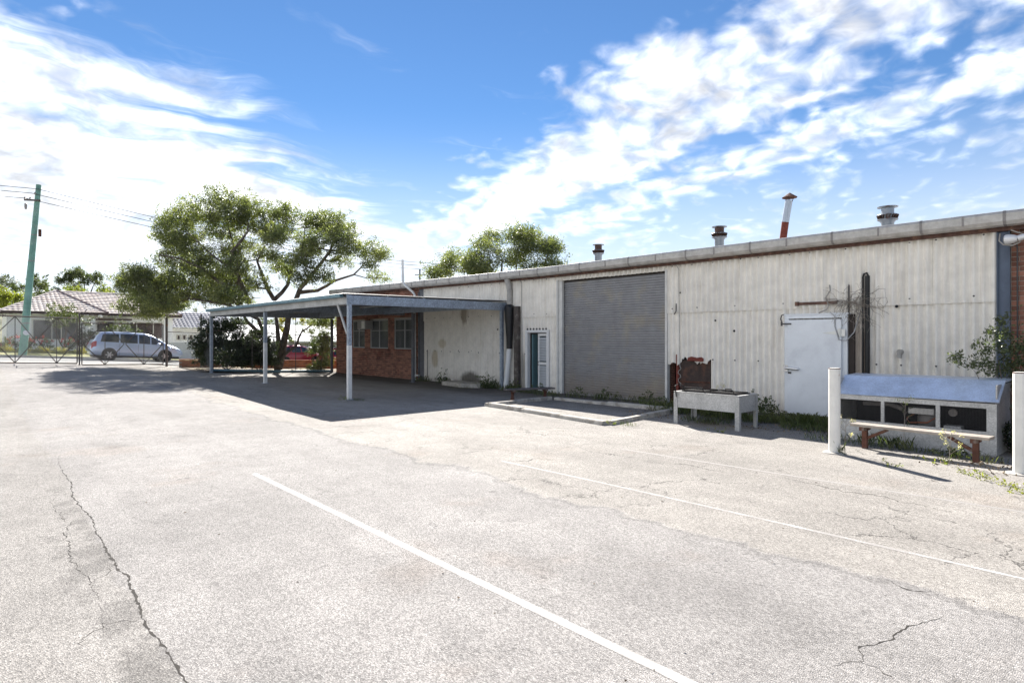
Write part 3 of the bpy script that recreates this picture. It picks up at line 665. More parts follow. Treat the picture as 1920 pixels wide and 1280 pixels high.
cp = thing('carport', 'galvanised steel carport with flat corrugated roof in front of the brick wall', 'carport', (-22.4, 10.8, .05))
CX0, CX1, CY = -29.05, -15.85, 7.86
def beam(a, b, h, w, name='beam', m='galv_beam'):
    a = Vector(a); b = Vector(b); d = (b-a).normalized(); s_ = Vector((-d.y, d.x, 0)); mb = MB()
    # C-section: web with two flanges
    mb.bar(a, b, .012, h); off = s_*w/2
    for z in (h/2-.006, -h/2+.006): mb.bar(a+off+Vector((0,0,z)), b+off+Vector((0,0,z)), w, .012)
    return mb.build(name, MATS[m], cp)
beam((CX1, CY-.05, 2.79), (CX1, WY-.10, 2.79), .26, .08)
for x in (-22.4, CX0): beam((x, CY-.02, 2.815), (x, WY-.15, 2.815), .28, .08)
beam((CX0-.05, CY-.01, 2.765), (CX1-.06, CY-.01, 2.765), .20, -.07, m='galv_dull')
beam((CX0+.1, 12.80, 2.83), (CX1-.1, 12.80, 2.83), .25, .07)
for y in (9.1, 10.35, 11.6): 
    mb = MB().bar((CX0, y, 2.93), (CX1-.02, y, 2.93), .06, .055); mb.build('purlin', MATS['galv_dull'], cp)
pl = MB(); pl.box(CX1-.01, CX1+.022, CY-.06, CY+.09, 2.65, 2.93)
for yy in (CY-.02, CY+.05):
    for z in (2.72, 2.79, 2.86): pl.lathe((CX1+.022, yy, z), [(.014,0),(.012,.012)], 6, 'x')
pl.build('end_plate', MATS['galv_beam'], cp)
pl = MB(); pl.box(CX1-.01, CX1+.022, WY-.22, WY-.10, 2.66, 2.92); pl.build('end_plate', MATS['galv_beam'], cp)
mat('post_white', (.74,.73,.70), .55, var=.12, vscale=7, col2=(.42,.36,.30), c2scale=12, c2=(.62,.72))
def post(x, y, split, top, lean=(0,0), m='galv_beam', r_=.052):
    z0 = gz(x,y)-.03; mb = MB().bar((x, y, split), (x+lean[0], y+lean[1], top), 2*r_, 2*r_, (0,1,0)); p = mb.build('post', MATS[m], cp)
    B(x-.10, x+.10, y-.10, y+.10, z0+.026, z0+.042).build('base_plate', MATS[m], p)
    if split > z0+.1: B(x-r_-.003, x+r_+.003, y-r_-.003, y+r_+.003, z0, split).build('white_paint_band', MATS['post_white'], p)
post(CX1, CY+.02, 1.52, 2.66); post(-22.4, CY+.02, 1.55, 2.66); post(CX0, CY+.02, gz(CX0,CY)-.03, 2.66)
post(CX1-.05, WY-.30, -.03, 2.66); post(-20.3, 12.75, -.03, 2.68, m='grey_steel'); post(CX0, WY-.3, -.1, 2.66, m='grey_steel')
MB().bar((CX1-.05, CY-.02, 1.85), (CX1-.62, CY-.03, 2.68), .075, .035, (0,1,0)).build('brace', MATS['galv_dull'], cp)
# roof sheets, fluted away from the front gutter
x = CX0-.15
while x < CX1-.05:
    x1 = min(x+.762, CX1+.02); n = int((x1-x)/.076*8)
    mb = MB(); xs = [x+(x1-x)*i/n for i in range(n+1)]
    mb.grid(xs, [CY-.14, 10, 12, WY-.08], lambda X_, y: (X_, y, 2.968+(y-CY)*.004+.009*math.cos(2*math.pi*X_/.076)))
    o = mb.build('roof_sheet', MATS['carport_iron'], cp, smooth=True); x += .758
for a, b in ((-29.2,-25.0),(-25.0,-20.8),(-20.8,-16.05)):
    pr = [(-.17,2.875),(-.18,2.96),(-.165,2.965),(-.155,2.885),(-.075,2.875),(-.075,2.95),(-.065,2.95),(-.065,2.863),(-.155,2.863)]
    mb = MB(); n = len(pr)
    for X_ in (a+.003, b-.003): mb.v += [(X_, CY+p, q+.012*(X_+16)/13*-.0) for p, q in pr]
    mb.f = [(i, (i+1) % n, (i+1) % n+n, i+n) for i in range(n)] + [tuple(range(n)), tuple(range(2*n-1, n-1, -1))]
    mb.build('gutter', MATS['teal_gutter'], cp, auto=True)
MB().tube([(-29.15,CY+.1,gz(-29.15,8)+.12),(-29.15,10.8,.14),(-29.15,WY-.25,.06)], .055, 10).build('bottom_rail', MATS['teal_gutter'], cp, smooth=True)

# roof ventilators and the flue
mat('vent_zinc', (.27,.30,.34), .4, .5, var=.15, vscale=8, col2=(.13,.06,.04), c2scale=3.2, c2=(.57,.66))
mat('red_oxide', (.17,.042,.03), .8, var=.3, vscale=12); mat('flue_zinc', (.42,.47,.55), .4, .4, var=.08)
def ventilator(x, y, top, d, label, rusty):
    v = thing('roof_ventilator', label, 'roof vent', (x, y, 4.0), 'ventilators on the shed roof'); r_ = d/2; m = MATS['vent_zinc']
    MB().lathe((x,y,0), [(r_*.62,3.95),(r_*.62,top-.36),(r_*.85,top-.30)], 18).build('base_tube', m, v, smooth=True)
    rg = MB()
    for a in np.arange(0, 2*math.pi, math.pi/9):
        c_, s_ = math.cos(a), math.sin(a); q = Vector((x+c_*r_*.88, y+s_*r_*.88, 0)); tx = Vector((-s_*.6+c_*.7, c_*.6+s_*.7, 0)).normalized()
        rg.bar(q+Vector((0,0,top-.295))-tx*.028, q+Vector((0,0,top-.185))+tx*.02, .008, .05, (c_,s_,0))
    rg.build('vane_ring', mat('vent_rust', (.10,.06,.048), .7, .3, var=.4, vscale=20), v)
    MB().lathe((x,y,0), [(r_*.98,top-.30),(r_*1.02,top-.285),(r_*.98,top-.28)], 22).build('lower_hoop', m, v); MB().lathe((x,y,0), [(r_*.98,top-.20),(r_*1.02,top-.19),(r_*.98,top-.18)], 22).build('upper_hoop', m, v)
    MB().lathe((x,y,0), [(r_*.62,top-.29),(r_*.62,top-.03)], 18).build('throat', MATS['vent_rust'] if rusty else m, v, smooth=True)
    MB().lathe((x,y,0), [(r_*.62,top-.04),(r_*1.0,top-.022),(r_*1.02,top-.008),(r_*.3,top)], 22).build('cap', m, v, smooth=True)
ventilator(-4.65, 15.0, 4.60, .40, 'tall rusty turbine vent on the roof nearest the right end of the shed', False)
ventilator(-8.67, 15.0, 4.71, .39, 'turbine vent on the roof just right of the roller door', True)
ventilator(-12.9, 15.0, 4.71, .36, 'small turbine vent on the roof above the roller door', True)
fl = thing('flue_pipe', 'leaning half red half silver flue with a conical cap on the shed roof', 'flue', (-6.95, 15.0, 4.0))
fx0, fy = -6.98, 15.0
MB().tube([(fx0,fy,3.98),(fx0+.035,fy,4.22),(fx0+.085,fy,4.58)], [.085,.085,.085], 14).build('lower_pipe', MATS['red_oxide'], fl, smooth=True)
MB().tube([(fx0+.083,fy,4.575),(fx0+.175,fy,5.10)], .088, 14).build('upper_pipe', MATS['flue_zinc'], fl, smooth=True)
MB().lathe((fx0+.19,fy,5.12), [(.17,.03),(.175,.045),(.02,.15),(.004,.16)], 18).build('cone_cap', MATS['rust'], fl)
st_ = MB()
for a in (0, 2.1, 4.2): st_.bar((fx0+.178+.08*math.cos(a),fy+.08*math.sin(a),5.06), (fx0+.19+.1*math.cos(a),fy+.1*math.sin(a),5.17), .012, .012)
st_.build('cap_struts', MATS['rust'], fl)
MB().lathe((fx0+.005,fy,4.02), [(.17,0),(.13,.05),(.09,.09)], 14).build('flashing', MATS['vent_rust'], fl)

# floodlight at the right end of the gutter
lt = thing('floodlight', 'round white floodlight under the gutter beside the brick pier', 'floodlight', (-2.28, WY-.15, 3.45))
mat('lamp_white', (.75,.75,.75), .3, .2, var=.05)
MB().lathe((-2.34,WY-.34,3.44), [(.02,-.03),(.075,-.02),(.085,.0),(.088,.05),(.07,.12),(.05,.16)], 18, 'x').build('lamp_body', MATS['lamp_white'], lt, smooth=True)
MB().tube([(-2.18,WY-.34,3.44),(-1.9,WY-.30,3.52)], [.055,.05], 12).build('lamp_tail', MATS['lamp_white'], lt, smooth=True)
MB().lathe((-2.365,WY-.34,3.44), [(.082,0),(.02,-.018)], 18, 'x').build('lens', mat('lens_glass', (.45,.46,.47), .12, var=.3, vscale=30), lt)
MB().tube([(-2.25,WY-.34,3.37),(-2.28,WY-.25,3.35),(-2.30,WY-.1,3.42)], .014, 6).build('yoke', MATS['dark_steel'], lt)
MB().tube([(-2.46,WY-.12,3.58),(-2.45,WY-.25,3.44),(-2.38,WY-.32,3.36),(-2.25,WY-.34,3.33),(-2.16,WY-.3,3.38),(-2.12,WY-.22,3.52),(-2.3,WY-.16,3.62)], .012, 6).build('cable', MATS['old_pipe'], lt)

# air conditioner in the middle window
ac = thing('air_conditioner', 'boxy window air conditioner sticking out of the middle window under the carport', 'air conditioner', (-25.7, WY-.2, 2.12))
B(-26.1,-25.35, WY-.42, WY-.03, 2.12, 2.52).build('casing', MATS['win_frame'], ac, bevel=.01)
gr = MB()
for z in np.arange(2.15, 2.5, .035): gr.box(-26.06,-25.72, WY-.432, WY-.421, z, z+.018)
stuff(gr.build('grille', MATS['strap'], ac)); B(-25.68,-25.39, WY-.431, WY-.421, 2.16, 2.48).build('front_panel', MATS['lamp_white'], ac)

# torn opening: the rusted plate and frame behind the broken sheet
rp = thing('rusty_panel', 'rusted brown steel panel behind the broken wall sheet, beside the barbecue', 'panel', (-8.8, WY+.02, 0))
MB().prism([(-9.10,WY+.012,.06),(-8.23,WY+.012,.06),(-8.23,WY+.012,1.14),(-8.42,WY+.012,1.165),(-8.75,WY+.012,1.17),(-9.10,WY+.012,1.16)], (0,.05,0)).build('plate', mat('rust_plate', (.060,.042,.036), .8, var=.35, vscale=5, bump=.2, col2=(.10,.05,.035), c2scale=2.5), rp)
MB().bar((-9.16,WY+.0,.05), (-9.16,WY+.0,1.3), .07, .06).build('upright', MATS['red_oxide'], rp)
MB().bar((-9.10,WY+.004,.60), (-8.23,WY+.004,.62), .02, .035).build('rib', MATS['rust'], rp)
sc = MB(); sc.prism([(-8.82,WY-.10,1.15),(-8.36,WY-.10,1.14),(-8.36,WY-.10,1.22),(-8.42,WY-.10,1.25),(-8.55,WY-.10,1.23),(-8.70,WY-.10,1.26),(-8.80,WY-.10,1.23)], (0,.02,0)); sc.build('torn_flap', MATS['red_oxide'], rp)
hp = MB()
for z in np.arange(.1, 1.05, .045): hp.tube([(-9.38,WY+.0,z),(-9.32,WY-.03,z+.02),(-9.25,WY+.0,z+.01)], .012, 5)
stuff(hp.build('rusted_coil', MATS['rust'], rp))

# barbecue: pressed-steel trough on four angle legs, two hotplates
bq = thing('barbecue', 'galvanised steel barbecue trough on four legs with two black hotplates', 'barbecue', (-6.5, 11.1, 0))
x0, x1, y0, y1, zt = -7.22, -5.82, 10.76, 11.45, .64
sh = MB(); sh.box(x0,x1,y0,y0+.008,.33,zt); sh.box(x0,x1,y1-.008,y1,.33,zt); sh.box(x0,x0+.008,y0+.008,y1-.008,.33,zt); sh.box(x1-.008,x1,y0+.008,y1-.008,.33,zt); sh.box(x0+.008,x1-.008,y0+.008,y1-.008,.33,.34)
sh.box(x0-.01,x1+.01,y0-.02,y0+.03,zt,zt+.012); sh.box(x0-.01,x1+.01,y1-.03,y1+.02,zt,zt+.012); sh.box(x0-.01,x0+.05,y0+.03,y1-.03,zt,zt+.012); sh.box(x1-.05,x1+.01,y0+.03,y1-.03,zt,zt+.012)
sh.build('trough', MATS['galv_dull'], bq)
for (X_, Y_, sx, sy) in ((x0,y0,1,1),(x1,y0,-1,1),(x0,y1,1,-1),(x1,y1,-1,-1)):
    lg = MB(); z0 = gz(X_,Y_)-.03
    a, b = sorted((X_-.006*sx, X_+.075*sx)); c, d = sorted((Y_-.012*sy, Y_-.004*sy)); lg.box(a,b,c,d,z0,zt-.02)
    a, b = sorted((X_-.014*sx, X_-.006*sx)); c, d = sorted((Y_-.012*sy, Y_+.06*sy)); lg.box(a,b,c,d,z0,zt-.02)
    for z in (.16,.20): lg.lathe((X_+.035*sx, Y_-.013*sy, z),[(.010,.004*sy),(.009,-.004*sy)],6,'y')
    lg.build('leg', MATS['galv_dull'], bq)
mat('cast_black', (.022,.02,.02), .6, .4, var=.3)
for a, b in ((x0+.12, x0+.66), (x0+.74, x1-.1)):
    hp_ = MB(); hp_.box(a, b, y0+.08, y1-.08, zt+.016, zt+.03)
    for y in np.arange(y0+.1, y1-.1, .05): hp_.box(a+.02, b-.02, y, y+.02, zt+.03, zt+.045)
    hpo = hp_.build('hotplate', MATS['cast_black'], bq)
    MB().tube([(a+.03,y0+.06,zt+.02),(a+.05,y0+.05,zt+.10),(b-.05,y0+.05,zt+.10),(b-.03,y0+.06,zt+.02)], .010, 6).build('rim_bar', MATS['cast_black'], hpo)
    MB().tube([((a+b)/2-.06,y0+.3,zt+.04),((a+b)/2-.06,y0+.3,zt+.1),((a+b)/2+.06,y0+.3,zt+.1),((a+b)/2+.06,y0+.3,zt+.04)], .010, 6).build('lift_handle', MATS['cast_black'], hpo)
MB().tube([(x0+.06,y0-.03,zt-.1),(x0+.04,y0-.04,zt+.12),(x0+.10,y0-.02,zt+.17),(x0+.2,y0+.02,zt+.12),(x0+.22,y0+.05,zt)], .011, 6).build('hoop', MATS['cast_black'], bq)

# the refrigeration cage: galvanised hood over three mesh bays
en = thing('mesh_cage', 'low galvanised cage with blue-grey sloping hood and mesh front against the shed', 'cage', (-3.15, 11.7, 0))
ex0, ex1, ey, eb_ = -4.32, -2.07, 11.30, 12.25
MB().prism([(ex0,ey-.03,.775),(ex0,ey+.42,1.075),(ex0,eb_,1.09),(ex0,eb_,1.06),(ex0,ey+.42,1.045),(ex0,ey-.0,.76)], (ex1-ex0+.03,0,.02)).build('hood', MATS['galv_blue'], en)
fr = MB(); fr.box(ex0,ex1,ey-.012,ey+.03,.69,.765); fr.box(ex0,ex1,ey-.010,ey+.032,.305,.345)
for a, b in ((ex0,ex0+.05),(-3.60,-3.55),(-2.83,-2.775),(ex1-.12,ex1)): fr.box(a,b,ey-.013,ey+.03,.345,.69)
fr.build('front_frame', MATS['galv_dull'], en)
B(ex0,ex1,ey-.004,ey+.02,-.03,.303).build('kick_panel', MATS['galv_dull'], en); B(ex1-.02,ex1+.0,ey+.03,eb_,-.03,1.04).build('end_panel', MATS['galv_dull'], en)
B(ex0,ex0+.02,ey+.03,eb_,-.03,1.04).build('end_panel', MATS['galv_dull'], en); B(ex0+.02,ex1-.02,eb_-.02,eb_,0,1.04).build('back_panel', MATS['dark_inside'], en); B(ex0+.02,ex1-.02,ey+.03,eb_-.02,.02,.28).build('plinth', MATS['dark_inside'], en)
mat('mesh_wire', (.07,.07,.075), .6, .4)
for a, b in ((ex0+.05,-3.60),(-3.55,-2.83),(-2.775,ex1-.12)):
    ms = MB()
    for X_ in np.arange(a+.01, b, .018): ms.box(X_, X_+.0022, ey+.008, ey+.010, .345, .69)
    for z in np.arange(.355, .69, .018): ms.box(a, b, ey+.011, ey+.013, z, z+.0022)
    stuff(ms.build('wire_mesh', MATS['mesh_wire'], en))
cpz = thing('compressor', 'white and copper refrigeration compressor inside the mesh cage', 'compressor', (-3.1, 11.7, .28))
B(-3.28,-2.92,11.55,11.85,.50,.60).build('control_box', MATS['lamp_white'], cpz, bevel=.01); B(-2.78,-2.55,11.5,11.7,.28,.36).build('foot_tray', MATS['lamp_white'], cpz, bevel=.01)
MB().lathe((-3.05,11.75,.28), [(.13,0),(.15,.05),(.15,.18),(.10,.25),(.02,.27)], 16).build('motor_housing', MATS['strap'], cpz, smooth=True)
MB().tube([(-3.2,11.6,.5),(-3.3,11.55,.42),(-3.25,11.5,.36),(-3.0,11.5,.38),(-2.9,11.55,.46)], .014, 6).build('copper_pipe', mat('copper', (.35,.13,.07), .4, .6), cpz)
MB().lathe((-2.68,11.6,.56), [(.06,0),(.06,.05)], 12, 'y').build('fan_boss', MATS['strap'], cpz)
MB().tube([(-4.0,11.7,.6),(-3.6,11.7,.62),(-3.4,11.7,.55)], .04, 8).build('suction_pipe', MATS['strap'], cpz)

# plank benches
mat('bench_wood', (.33,.29,.25), .85, var=.25, vscale=5, bump=.3, bscale=25); mat('bench_red', (.115,.05,.034), .8, var=.3, vscale=8, col2=(.17,.13,.11), c2scale=6, c2=(.5,.6)); mat('bench_grey', (.13,.115,.11), .9, var=.3, vscale=5)
def bench(label, a, b, h, wd, seatm, legs):
    a = Vector((*a,0)); b = Vector((*b,0)); d = (b-a).normalized(); n = Vector((-d.y,d.x,0)); c = (a+b)/2; z = Vector((0,0,1)); g0 = gz(c.x,c.y)
    t_ = thing('plank_bench', label, 'bench', (c.x,c.y,g0), 'timber benches in the yard')
    for s_ in (-.5, .5): MB().bar(a+n*wd*s_*.52+z*(g0+h-.02), b+n*wd*s_*.52+z*(g0+h-.02), wd*.5, .04).build('plank', MATS[seatm], t_, bevel=.004)
    for u, sg in legs:
        p = a+d*u
        if seatm == 'bench_wood':
            lg = MB().bar(p+z*(g0-.02), p+z*(g0+h-.10), .07, .07); lg.build('leg', MATS['bench_red'], t_)
            MB().bar(p-n*wd*.5+z*(g0+h-.07), p+n*wd*.5+z*(g0+h-.07), .07, .06).build('cleat', MATS['bench_red'], t_)
            MB().bar(p+z*(g0+h-.22)+d*.035*sg, p+d*.33*sg+z*(g0+h-.055), .045, .03, n).build('brace', MATS['bench_red'], t_)
        else:
            for s_ in (-1,1): MB().bar(p+n*.13*s_+z*(g0-.02)+d*.02*s_, p-n*.09*s_*.2+d*.02*s_+z*(g0+h-.05), .07, .045, d).build('leg', MATS['bench_red'], t_)
            MB().bar(p-n*wd*.5+z*(g0+h-.06), p+n*wd*.5+z*(g0+h-.06), .06, .05).build('cleat', MATS['bench_red'], t_)
bench('long grey plank bench with red legs in front of the mesh cage', (-3.78,10.62), (-1.98,10.52), .385, .26, 'bench_wood', ((.17,1),(1.62,-1)))
bench('dark low bench with crossed red legs by the narrow side door', (-12.75,10.95), (-12.30,12.35), .33, .28, 'bench_grey', ((.22,1),(1.22,-1)))

# bollards
mat('bollard_white', (.78,.76,.71), .5, var=.08, vscale=4, col2=(.42,.22,.10), c2scale=7, c2=(.66,.76))
def bollard(x, y, h, label):
    t_ = thing('bollard', label, 'bollard', (x,y,gz(x,y)), 'white steel bollards'); z0 = gz(x,y)
    MB().lathe((x,y,0), [(.082,z0-.05),(.082,z0+h-.01),(.078,z0+h),(.06,z0+h+.004)], 20).build('tube', MATS['bollard_white'], t_, smooth=False)
    MB().lathe((x,y,0), [(.083,z0+h-.012),(.0832,z0+h-.006),(.0795,z0+h+.002)], 20, cap=False).build('rusty_rim', MATS['rust'], t_)
    MB().lathe((x,y,0), [(.17,z0-.02),(.16,z0+.012),(.10,z0+.022)], 14).build('footing', MATS['concrete'], t_)
bollard(-3.78, 9.86, 1.29, 'white bollard with rusty rim between barbecue and mesh cage'); bollard(-1.60, 10.06, 1.30, 'white bollard at the right edge by the plank bench')

# kerbed bay in front of the roller door
ki = thing('kerbed_bay', 'low rectangle of pale concrete kerbs in front of the roller door', 'kerb', (-10, 10.7, 0))
def kerbrun(a, b, n, wd=.16, h=.09):
    a = Vector((*a,0)); b = Vector((*b,0)); d = (b-a)/n; u = d.normalized(); s_ = Vector((-u.y,u.x,0))*wd/2
    for i in range(n):
        p = a+d*i+u*.006; q = a+d*(i+1)-u*.006; jz = random.uniform(-.018,.012); js = s_.normalized()*random.uniform(-.01,.01)
        zp = Vector((0,0,gz(p.x,p.y)-.05)); up = Vector((0,0,h+.05+jz))
        prof = [-s_*1.08, s_*1.08, s_*.9+up*.88, s_*.72+up, -s_*.72+up, -s_*.9+up*.88]
        MB().prism([p+js+zp+c for c in prof], q-p).build('kerb_block', MATS['kerbconc'], ki, auto=True)
kerbrun((-12.02,9.80), (-7.95,9.45), 3); kerbrun((-7.92,9.52), (-8.25,12.30), 2); kerbrun((-12.10,9.75), (-12.2,12.15), 2); kerbrun((-12.1,12.25), (-8.35,12.38), 2)
sl_ = MB(); zz = -.02
sl_.prism([(-18.6,12.9,zz),(-17.2,12.75,zz),(-16.6,13.1,zz),(-16.7,13.6,zz),(-18.7,13.6,zz)], (0,0,.16))
tag(sl_.build('broken_slab', MATS['kerbconc'], bevel=.01), 'broken concrete slab lying at the foot of the cream wall under the carport', 'slab')

# ================================================================ GATES AND FENCES
mat('gate_steel', (.13,.115,.105), .7, .3, var=.25, vscale=10, col2=(.20,.10,.06), c2scale=4, c2=(.56,.66)); mat('chain_wire', (.20,.20,.20), .55, .5)
def chain(P0, P1, z0a, z0b, z1a, z1b, name, parent, pitch=.085, r_=.0028):
    """woven diamond wires on the upright sheet from P0 to P1"""
    P0 = Vector((*P0,0)); P1 = Vector((*P1,0)); L = (P1-P0).length; u = (P1-P0)/L; mb = MB()
    hgt = min(z1a-z0a, z1b-z0b)
    def pt(s_, h): return P0+u*s_+Vector((0,0,z0a+(z0b-z0a)*s_/L+h))
    k = -hgt
    while k < L:
        for sg in (1,-1):
            s0, h0, s1, h1 = k, 0, k+hgt, hgt
            if s0 < 0: h0 -= s0; s0 = 0
            if s1 > L: h1 -= s1-L; s1 = L
            if s1-s0 > .03:
                a, b = (pt(s0,h0), pt(s1,h1)) if sg > 0 else (pt(s0,hgt-h0), pt(s1,hgt-h1))
                mb.tube([a,b], r_, 3, False)
        k += pitch
    return stuff(mb.build(name, MATS['chain_wire'], parent))
def gate_leaf(y0, y1, z0, z1, zt0, zt1, label):
    X_ = -34.7; t_ = thing('gate_leaf', label, 'gate', (X_,(y0+y1)/2,min(z0,z1)), 'chain-link gates across the driveway')
    zb = lambda y: z0+(z1-z0)*(y-y0)/(y1-y0); zt = lambda y: zt0+(zt1-zt0)*(y-y0)/(y1-y0)
    pb = lambda y: (X_,y,zb(y)); pt = lambda y: (X_,y,zt(y)); pm = lambda y: (X_,y,(zb(y)+zt(y))/2)
    for a, b in ((pb(y0),pb(y1)),(pt(y0),pt(y1))): MB().tube([a,b], .028, 8).build('rail', MATS['gate_steel'], t_)
    for y in (y0, y1): MB().tube([pb(y),pt(y)], .026, 8).build('stile', MATS['gate_steel'], t_)
    v1 = y0+(y1-y0)*.27; v2 = y0+(y1-y0)*.75; c = y0+(y1-y0)*.51
    for y in (v1, v2): MB().tube([pb(y),pt(y)], .017, 7).build('upright', MATS['gate_steel'], t_)
    for a, b in ((y0,v1),(c,v1),(c,v2),(y1,v2)):
        e = .10 if b > a else -.10
        MB().tube([pt(b), (X_,a+e*1.1,(zb(a)+zt(a))/2+.10), (X_,a+e*.35,(zb(a)+zt(a))/2), (X_,a+e*1.1,(zb(a)+zt(a))/2-.10), pb(b)], .021, 6).build('diamond_bar', MATS['gate_steel'], t_)
    chain((X_-.02,y0), (X_-.02,y1), z0+.03, z1+.03, zt0-.03, zt1-.03, 'chain_mesh', t_)
    return t_
gate_leaf(3.80, 7.16, .47, .40, 2.42, 2.38, 'right leaf of the rusty chain-link gate in front of the silver van')
gate_leaf(.55, 3.62, .66, .54, 2.69, 2.62, 'left leaf of the rusty chain-link gate in front of the green pole')
def fpost(x, y, h, label, brace=None, r_=.035):
    t_ = thing('fence_post', label, 'post', (x,y,gz(x,y)), 'steel gate and fence posts'); z0 = gz(x,y)
    MB().tube([(x,y,z0-.05),(x,y,z0+h)], r_, 10).build('pipe', MATS['gate_steel'], t_, smooth=True)
    MB().lathe((x,y,z0+h), [(r_*1.1,-.01),(r_*1.1,.01),(.005,.02)], 10).build('cap', MATS['gate_steel'], t_)
    if brace: MB().tube([(x,y,z0+h-.25), brace], .018, 6).build('outrigger', MATS['gate_steel'], t_)
fpost(-34.72, 7.32, 2.45, 'stout steel gate post at the right end of the rusty gate', r_=.06)
fpost(-34.72, 3.71, 2.42, 'steel post between the two gate leaves', (-34.72,4.0,3.05))
fl_ = thing('chain_fence', 'chain-link fence panel between the gate post and carport', 'fence', (-32, 7.7, .3))
for a, b, h in (((-34.6,7.36),(-32.3,8.3),1.75),((-32.3,8.3),(-29.2,8.0),1.75)):
    za, zb = gz(*a), gz(*b); MB().tube([(*a,za+h),(*b,zb+h)], .018, 6).build('rail', MATS['gate_steel'], fl_)
    chain(a, b, za+.05, zb+.05, za+h, zb+h, 'chain_mesh', fl_)
MB().tube([(-32.3,8.3,.2),(-32.3,8.3,2.85)], .036, 9).build('post', MATS['gate_steel'], fl_)
fs = thing('chain_fence', 'chain-link fence with rusty top rail behind the carport, in front of the tree', 'fence', (-29.4, 10.9, .1))
for y, h in ((8.05,2.0),(9.74,2.5),(11.8,2.7)): MB().tube([(-29.4,y,gz(-29.4,y)-.05),(-29.4,y,gz(-29.4,y)+h)], .022, 8).build('post', MATS['gate_steel'], fs)
MB().tube([(-29.4,8.05,2.05),(-29.4,11.8,1.86),(-29.4,13.7,1.74)], .02, 6).build('rail', MATS['gate_steel'], fs)
chain((-29.38,8.05), (-29.38,13.7), .28, .0, 1.95, 1.74, 'chain_mesh', fs, .10, .0018)

# low brick retaining wall along the street side of the garden bed
rw = thing('retaining_wall', 'low orange brick retaining wall behind the spreading tree', 'wall', (-34.1, 12, .1))
mat('brick_orange', (.40,.165,.085), .9, var=.2, vscale=9, objrand=.25, island=.25, bump=.2)
bo = B(0,.10,-.114,.114,0,.076).build('bp', MATS['brick_orange'], local=True); BO = bo.data; BO.name = 'brick'; bpy.data.objects.remove(bo)
wm = MB(); n_ = 0
for j in range(44):
    y = 7.75+j*.24; zt = .62-.033*(y-7.3); k = 0
    while k < 8:
        z = zt-.086*(k+1)
        if z < gz(-34,y)-.25: break
        put(BO, 'brick', rw, (-34.14, y+.114+(k % 2)*.12, z)); k += 1; n_ += 1
    wm.box(-34.13, -34.06, y, y+.24, zt-.9, zt-.012)
wm.build('mortar_core', MATS['mortar'], rw)
for j in range(22):
    y = 7.75+j*.48; zt = .62-.033*(y-7.3); B(-34.17,-34.0, y+.004, y+.476, zt, zt+.05).build('coping', MATS['brick_orange'], rw)

# ================================================================ STREET: pole, houses, vehicles
up = thing('utility_pole', 'leaning green-painted timber power pole on the far verge', 'utility pole', (-47.5, 2.23, .6))
mat('pole_green', (.19,.36,.30), .8, var=.2, vscale=2.2, bump=.3, bscale=20, col2=(.27,.41,.35), c2scale=1.2)
pa, pb_ = Vector((-47.5,2.23,.5)), Vector((-47.5,3.02,11.1)); PT = lambda z: pa.lerp(pb_, (z-.5)/10.6)
MB().tube([PT(z) for z in (.5,2,5,8,11.1)], [.215,.205,.18,.155,.135], 14).build('shaft', MATS['pole_green'], up, smooth=True)
mat('insulator', (.35,.32,.30), .4, var=.2); mat('sign_white', (.75,.76,.80), .4, var=.03)
for z in (2.6, 6.4, 8.0): MB().lathe(PT(z), [(.205-.008*z+.02,-.03),(.205-.008*z+.025,.0),(.205-.008*z+.02,.03)], 14).build('band', MATS['strap'], up)
MB().bar(PT(10.1)+Vector((.18,-.65,-.05)), PT(10.1)+Vector((.18,.15,.02)), .09, .10).build('crossarm', MATS['rotten_timber'], up)
for dy, dz in ((-.6,.1),(-.35,.12),(-.12,.45)): MB().lathe(PT(10.1)+Vector((.19,dy,dz-.05)), [(.03,-.06),(.055,-.02),(.04,.0),(.055,.03),(.03,.08)], 10).build('insulator', MATS['insulator'], up, smooth=True)
MB().lathe(PT(9.9)+Vector((.22,-.55,-.2)), [(.05,-.22),(.07,-.1),(.07,.1),(.03,.15)], 10).build('fuse_holder', MATS['insulator'], up)
B(-47.30,-47.22, 2.98, 3.14, 7.9, 8.35).build('cable_box', MATS['rust'], up)
MB().lathe((-47.27,2.40,2.02), [(.15,.0),(.155,.012),(.14,.02)], 16, 'x').build('oval_sign', MATS['sign_white'], up)
wr = thing('power_lines', 'thin power lines strung from the green pole', 'power line', (-47.5, 2.9, 9))
mat('wire_dark', (.12,.12,.13), .6)
for dz, dy in ((10.75,.0),(10.45,-.3),(10.1,-.6)):
    p = PT(10.1)+Vector((.19,dy,dz-10.05))
    for end in (Vector((-44,-40,dz+.3)), Vector((-52,38,dz-1.5))):
        pts = [p.lerp(end,i/10)+Vector((0,0,-.9*math.sin(math.pi*i/10))) for i in range(11)]; MB().tube(pts, .018, 4, False).build('wire', MATS['wire_dark'], wr)
p = PT(6.3); MB().tube([p.lerp(Vector((-44,-40,6.8)),i/8)+Vector((0,0,-.5*math.sin(math.pi*i/8))) for i in range(9)], .009, 4, False).build('wire', MATS['wire_dark'], wr)

